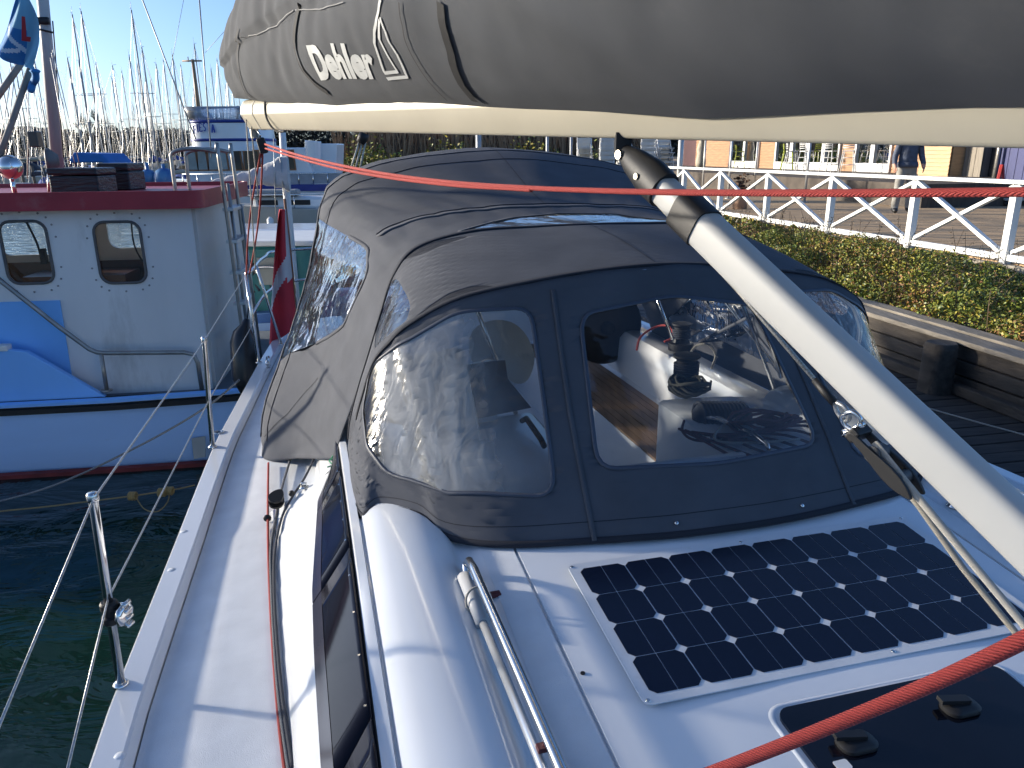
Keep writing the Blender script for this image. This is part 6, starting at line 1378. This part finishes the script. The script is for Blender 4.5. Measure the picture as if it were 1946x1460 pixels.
# bar stools with high legs
STW = M('stool_white', (.6, .6, .58), .45)
def stool(mat):
    t = thing('bar_stool', None, None, (0, 0, 0))
    for sx in (-1, 1):
        for sy_ in (-1, 1): MB().tube([V((sx * .17, sy_ * .17, .78)), V((sx * .26, sy_ * .26, 0))], .018, 6).build('leg', mat, t, True)
    m = MB(); m.box((0, 0, .79), (.4, .4, .04)); m.build('seat', mat, t, bev=.01)
    m = MB()
    for z, k in ((.3, .23), (.55, .2)):
        for a, b in (((-k, -k), (k, -k)), ((k, -k), (k, k)), ((k, k), (-k, k)), ((-k, k), (-k, -k))): m.tube([V((*a, z)), V((*b, z))], .012, 5)
    m.build('stretcher', mat, t, True)
    m = MB(); m.tube([V((-.18, .18, .8)), V((-.19, .22, 1.1)), V((.19, .22, 1.1)), V((.18, .18, .8))], .015, 6)
    for z in (.9, .98, 1.05): m.tube([V((-.185, .2, z)), V((.185, .2, z))], .02, 5)
    m.build('backrest', mat, t, True); return t
s0 = stool(STW)
for i, (u_, lab) in enumerate(((1502, 'white bar stool on the terrace left of the thin steel pole'), (1530, 'white bar stool on the terrace behind the thin steel pole'), (1575, 'white bar stool before the orange wall panel'), (1610, 'white bar stool farthest right before the white doors'))):
    o = s0 if i == 0 else copy_tree(s0); o.location = Q(18.2, us(u_, 18.2), TZ); o.rotation_euler = (0, 0, .4 * i + 1.4); tag(o, lab, 'stool', 'bar stools on the terrace')
s1 = stool(M('stool_lime', (.35, .40, .06), .5))
for i, (u_, lab) in enumerate(((1404, 'lime green bar stool standing before the left glazed door'), (1495, 'lime green bar stool behind the white stools'))):
    o = s1 if i == 0 else copy_tree(s1); o.location = Q(19.3, us(u_, 19.3), TZ); o.rotation_euler = (0, 0, 1.3); tag(o, lab, 'stool', 'lime bar stools')
# steel poles
for u_, y_, lab in ((1339, 28, 'thin steel pole at the left of the terrace'), (1389, 24, 'thin steel pole left of the planter'), (1438, 28, 'thin steel pole before the orange panel'), (1537, 22, 'thin steel pole between the white bar stools'), (1293, 20, 'pale square post where the fence ends')):
    p = aty(u_, 300, y_); m = MB(); m.tube([V((p.x, y_, QZ)), V((p.x, y_, 3.6))], .035 if u_ > 1300 else .07, 8); m.lathe(V((p.x, y_, QZ)), [(.1, 0), (.1, .02)], 10); tag(m.build('steel_pole', M('pole_steel', (.5, .5, .48), .4, .4), None, True), lab, 'pole')
# covered parasol, planter
p = Q(18.6, us(1331, 18.6), TZ); m = MB(); m.lathe(p, [(.25, 0), (.28, .3), (.2, .7), (.26, .9), (.1, 1.5), (.05, 1.9)], 14); tag(m.build('covered_parasol', M('beige_tarp', (.42, .38, .3), .85, bump=.5, bscale=8, bdist=.04), None, True), 'closed parasol wrapped in a beige cover before the dark red panel', 'parasol')
p = atz(1405, 397, QZ); pl = thing('planter', 'tapered terracotta planter with dry brown plant behind the fence', 'planter', p)
MB().lathe(p, [(.17, 0), (.2, .3), (.22, .34), (.19, .35)], 18).build('pot', M('terracotta', (.42, .28, .2), .8), pl, True)
leaves(260, lambda r_: p + V((r_.gauss(0, .12), r_.gauss(0, .12), .4 + abs(r_.gauss(0, .22)))), .05, [1], 9).build('plant', [M('dry_plant', (.09, .05, .03), .9)], pl)
# stacked white folding chairs on the left of the terrace
def chair():
    t = thing('folding_chair', None, None, (0, 0, 0)); m = MB()
    for sx in (-.2, .2): m.tube([V((sx, -.25, 0)), V((sx, .18, .88))], .014, 5); m.tube([V((sx * .9, .25, 0)), V((sx * .9, -.2, .45))], .014, 5)
    for z, y_ in ((.05, -.22), (.06, .21)): m.tube([V((-.2, y_, z)), V((.2, y_, z))], .012, 5)
    m.build('frame', STW, t, True)
    for i in range(5): MB().box((0, -.2 + .09 * i, .45), (.42, .06, .018)).build('seat_slat', STW, t)
    for i in range(3): MB().box((0, .09 + .04 * i, .64 + .09 * i), (.42, .015, .05)).build('back_slat', STW, t)
    return t
c0 = chair(); k = 0
for j, u_ in enumerate((1110, 1150, 1190, 1228, 1262)):
    p = aty(u_, 300, 23.5)
    for i in range(9):
        o = c0 if k == 0 else copy_tree(c0); o.location = (p.x + .02 * (i % 2), 23.5 - .3 * (j % 2), QZ + .13 * i); o.rotation_euler = (.0, 0, .25 * (j % 3) + 2.9 * (j % 2)); k += 1
        tag(o, 'white slatted chair, %s in the %s stack seen between boom and tent' % (('lowest', 'second from below', 'third from below', 'fourth from below', 'middle one', 'fourth from the top', 'third from the top', 'second from the top', 'topmost')[i], ('leftmost', 'second', 'middle', 'fourth', 'rightmost')[j]), 'chair', 'stacked terrace chairs')
# thicket of brush and reeds behind the tent
m = MB(); m.prism([(-16, 54, 0), (12, 54, 0), (12, 90, 0), (-16, 90, 0)], (0, 0, 1.3)); tag(m.build('bank', SOIL), kind='structure')
def gb(r_): x = r_.uniform(-14, 6); return V((x, r_.uniform(54.5, 57), 1.3 + abs(r_.gauss(0, .8)) * (1 + .4 * math.sin(x * 1.1)) * .9))
tag(leaves(9000, gb, .12, [2, 1, 2, 0, 2], 21).build('green_bush', HC), 'green bushes on the bank seen between boom and tent', 'bush')
m = MB(); r_ = random.Random(31)
for i in range(1500):
    x = r_.uniform(-13, 10); p = V((x, r_.uniform(58, 62), 1.3)); hgt = r_.uniform(1.8, 4.6); q = p + V((r_.uniform(-.8, .8), r_.uniform(-.4, .4), hgt)); m.tube([p, p.lerp(q, .6) + V((r_.uniform(-.2, .2), 0, .1)), q], [.05, .035, .012], 3, False, r_.choices((0, 1), (3, 1))[0])
tag(m.build('dry_brush', [M('brush_tan', (.34, .24, .15), .9), M('brush_dark', (.09, .06, .04), .9)]), 'dry tan brush and stems rising behind the green bushes', 'brush')
for i, (u_, y_, r2, lab) in enumerate(((1040, 26, .05, 'grey metal pole seen between boom and tent, left of three'), (1085, 30, .05, 'grey metal pole in the middle of three above the tent'), (1108, 27, .03, 'thin slanting pole above the tent ridge'), (910, 34, .12, 'thick white post above the tent left of the poles'))):
    p = aty(u_, 300, y_); m = MB(); m.tube([V((p.x + (.6 if i == 2 else 0), y_, 1)), V((p.x, y_, 4.2))], r2, 8); tag(m.build('marina_pole', M('marina_pole', (.36, .37, .38), .5, .3), None, True), lab, 'pole')
rd = thing('rod_bundle', 'bundle of pale rods under a black cap standing behind the tent', 'rods', att(676, 330, 6.6))
for i in range(3): MB().tube([att(664 + 9 * i, 330, 6.6), att(683 + 6 * i, 268, 6.6)], .008, 6).build('rod', M('rod_pale', (.45, .44, .38), .5), rd, True)
MB().tube([att(684, 272, 6.6), att(690, 262, 6.6), att(693, 254, 6.6)], [.035, .045, .04], 10).build('cap', BLACK, rd, True)
# ================================================================== the man on the quay
def person(loc, rz):
    t = thing('person', 'man in navy jacket and grey trousers standing with arms down on the quay', 'person', loc)
    J = [((0, 0, .95), (.155, .115)), ((0, 0, 1.15), (.16, .12)), ((0, 0, 1.38), (.17, .12)), ((0, 0, 1.50), (.07, .065)), ((0, -.01, 1.58), (.062, .065)), ((0, -.02, 1.66), (.085, .1)), ((0, -.015, 1.76), (.075, .09)),
         ((-.19, 0, 1.43), (.07, .07)), ((-.26, .01, 1.15), (.062, .062)), ((-.285, -.08, 1.0), (.05, .05)), ((-.285, -.12, .93), (.032, .045)),
         ((.19, 0, 1.43), (.07, .07)), ((.26, .01, 1.15), (.062, .062)), ((.285, -.08, 1.0), (.05, .05)), ((.285, -.12, .93), (.032, .045)),
         ((-.1, 0, .86), (.105, .11)), ((-.125, -.01, .48), (.085, .085)), ((-.14, .02, .1), (.075, .08)), ((-.15, -.12, .045), (.045, .04)),
         ((.1, 0, .86), (.105, .11)), ((.125, -.01, .48), (.085, .085)), ((.14, .02, .1), (.075, .08)), ((.17, -.11, .045), (.045, .04))]
    E_ = [(0, 1), (1, 2), (2, 3), (3, 4), (4, 5), (5, 6), (2, 7), (7, 8), (8, 9), (9, 10), (2, 11), (11, 12), (12, 13), (13, 14), (0, 15), (15, 16), (16, 17), (17, 18), (0, 19), (19, 20), (20, 21), (21, 22)]
    pv = [p for p, _ in J]; pr_ = [r for _, r in J]
    for w, sg in ((10, -1), (14, 1)):                # fingers and thumb rooted in the palm
        b = V(pv[w])
        for f, (dx, L) in enumerate(((-.026, .055), (-.009, .065), (.009, .06), (.026, .045), (.03, .0))):
            if f < 4: a1 = b + V((dx * sg * .4, dx, -.045)); a2 = a1 + V((-.006 * sg, -.004, -L * .55)); a3 = a2 + V((-.014 * sg, -.004, -L * .45))
            else: a1 = b + V((-.02 * sg, -.035, -.01)); a2 = a1 + V((-.008 * sg, -.018, -.03)); a3 = a2 + V((-.006 * sg, -.004, -.025))
            o = len(pv); pv += [tuple(a1), tuple(a2), tuple(a3)]; pr_ += [(.011, .011), (.0095, .0095), (.0085, .0085)]; E_ += [(w, o), (o, o + 1), (o + 1, o + 2)]
    me = bpy.data.meshes.new('person_skin'); me.from_pydata(pv, E_, []); o = bpy.data.objects.new('person_skin', me); COL.objects.link(o)
    sk = o.modifiers.new('skin', 'SKIN'); sk.use_smooth_shade = True; sb = o.modifiers.new('sub', 'SUBSURF'); sb.levels = sb.render_levels = 2
    for i, d in enumerate(me.skin_vertices[0].data): d.radius = pr_[i]; d.use_root = (i == 0)
    dg = bpy.context.evaluated_depsgraph_get(); em = bpy.data.meshes.new_from_object(o.evaluated_get(dg)); em.name = 'body'; bpy.data.objects.remove(o)
    cols = [M('navy_jacket', (.06, .075, .11), .75, var=.25, scale=12, bump=.5, bscale=18, bdist=.02), M('grey_trousers', (.26, .25, .225), .85, var=.15, scale=8, bump=.5, bscale=16, bdist=.02), M('skin_tone', (.45, .24, .17), .55), M('black_shoes', (.015, .015, .016), .5), M('grey_hair', (.25, .24, .22), .8)]
    for c in cols: em.materials.append(c)
    for p in em.polygons:
        c = p.center; i = 0
        if c.z < .12: i = 3
        elif abs(c.x) > .21 and c.z < 1.0: i = 2
        elif c.z < .97: i = 1
        elif c.z > 1.52: i = 4 if (c.z > 1.74 or (c.y > .02 and c.z > 1.6)) else 2
        p.material_index = i; p.use_smooth = True
    bo = bpy.data.objects.new('body', em); COL.objects.link(bo); bo.parent = t
    m = MB()
    for sg in (-1, 1): m.ball(V((sg * .032, -.108, 1.685)), .012, 8)
    ROOTLOC[t.name] = V((0, 0, 0)); m.build('eyes', M('eye_dark', (.05, .04, .03), .3), t, True)
    m = MB(); m.tube([V((0, -.11, 1.7)), V((0, -.14, 1.655)), V((0, -.115, 1.645))], [.01, .016, .012], 8); m.tube([V((-.025, -.112, 1.615)), V((0, -.118, 1.613)), V((.025, -.112, 1.615))], .006, 6)
    for sg in (-1, 1): m.ball(V((sg * .088, -.01, 1.67)), .03, 8, (.35, .7, 1))
    m.build('face', MATS['skin_tone'], t, True)
    rows = []
    for z, kx, ky in ((.93, .2, .145), (.97, .205, .15), (1.04, .185, .14)): rows.append([V((kx * math.cos(a), ky * math.sin(a) + .0, z)) for a in [2 * math.pi * i / 24 for i in range(24)]])
    MB().grid(rows, closed=True).build('jacket_hem', cols[0], t, True, solid=.01)
    t.rotation_euler = (0, 0, rz); t.scale = (1.08,) * 3; return t
pp_ = atz(1712, 405, QZ + .035); person((pp_.x, pp_.y, QZ + .02), R(-6))
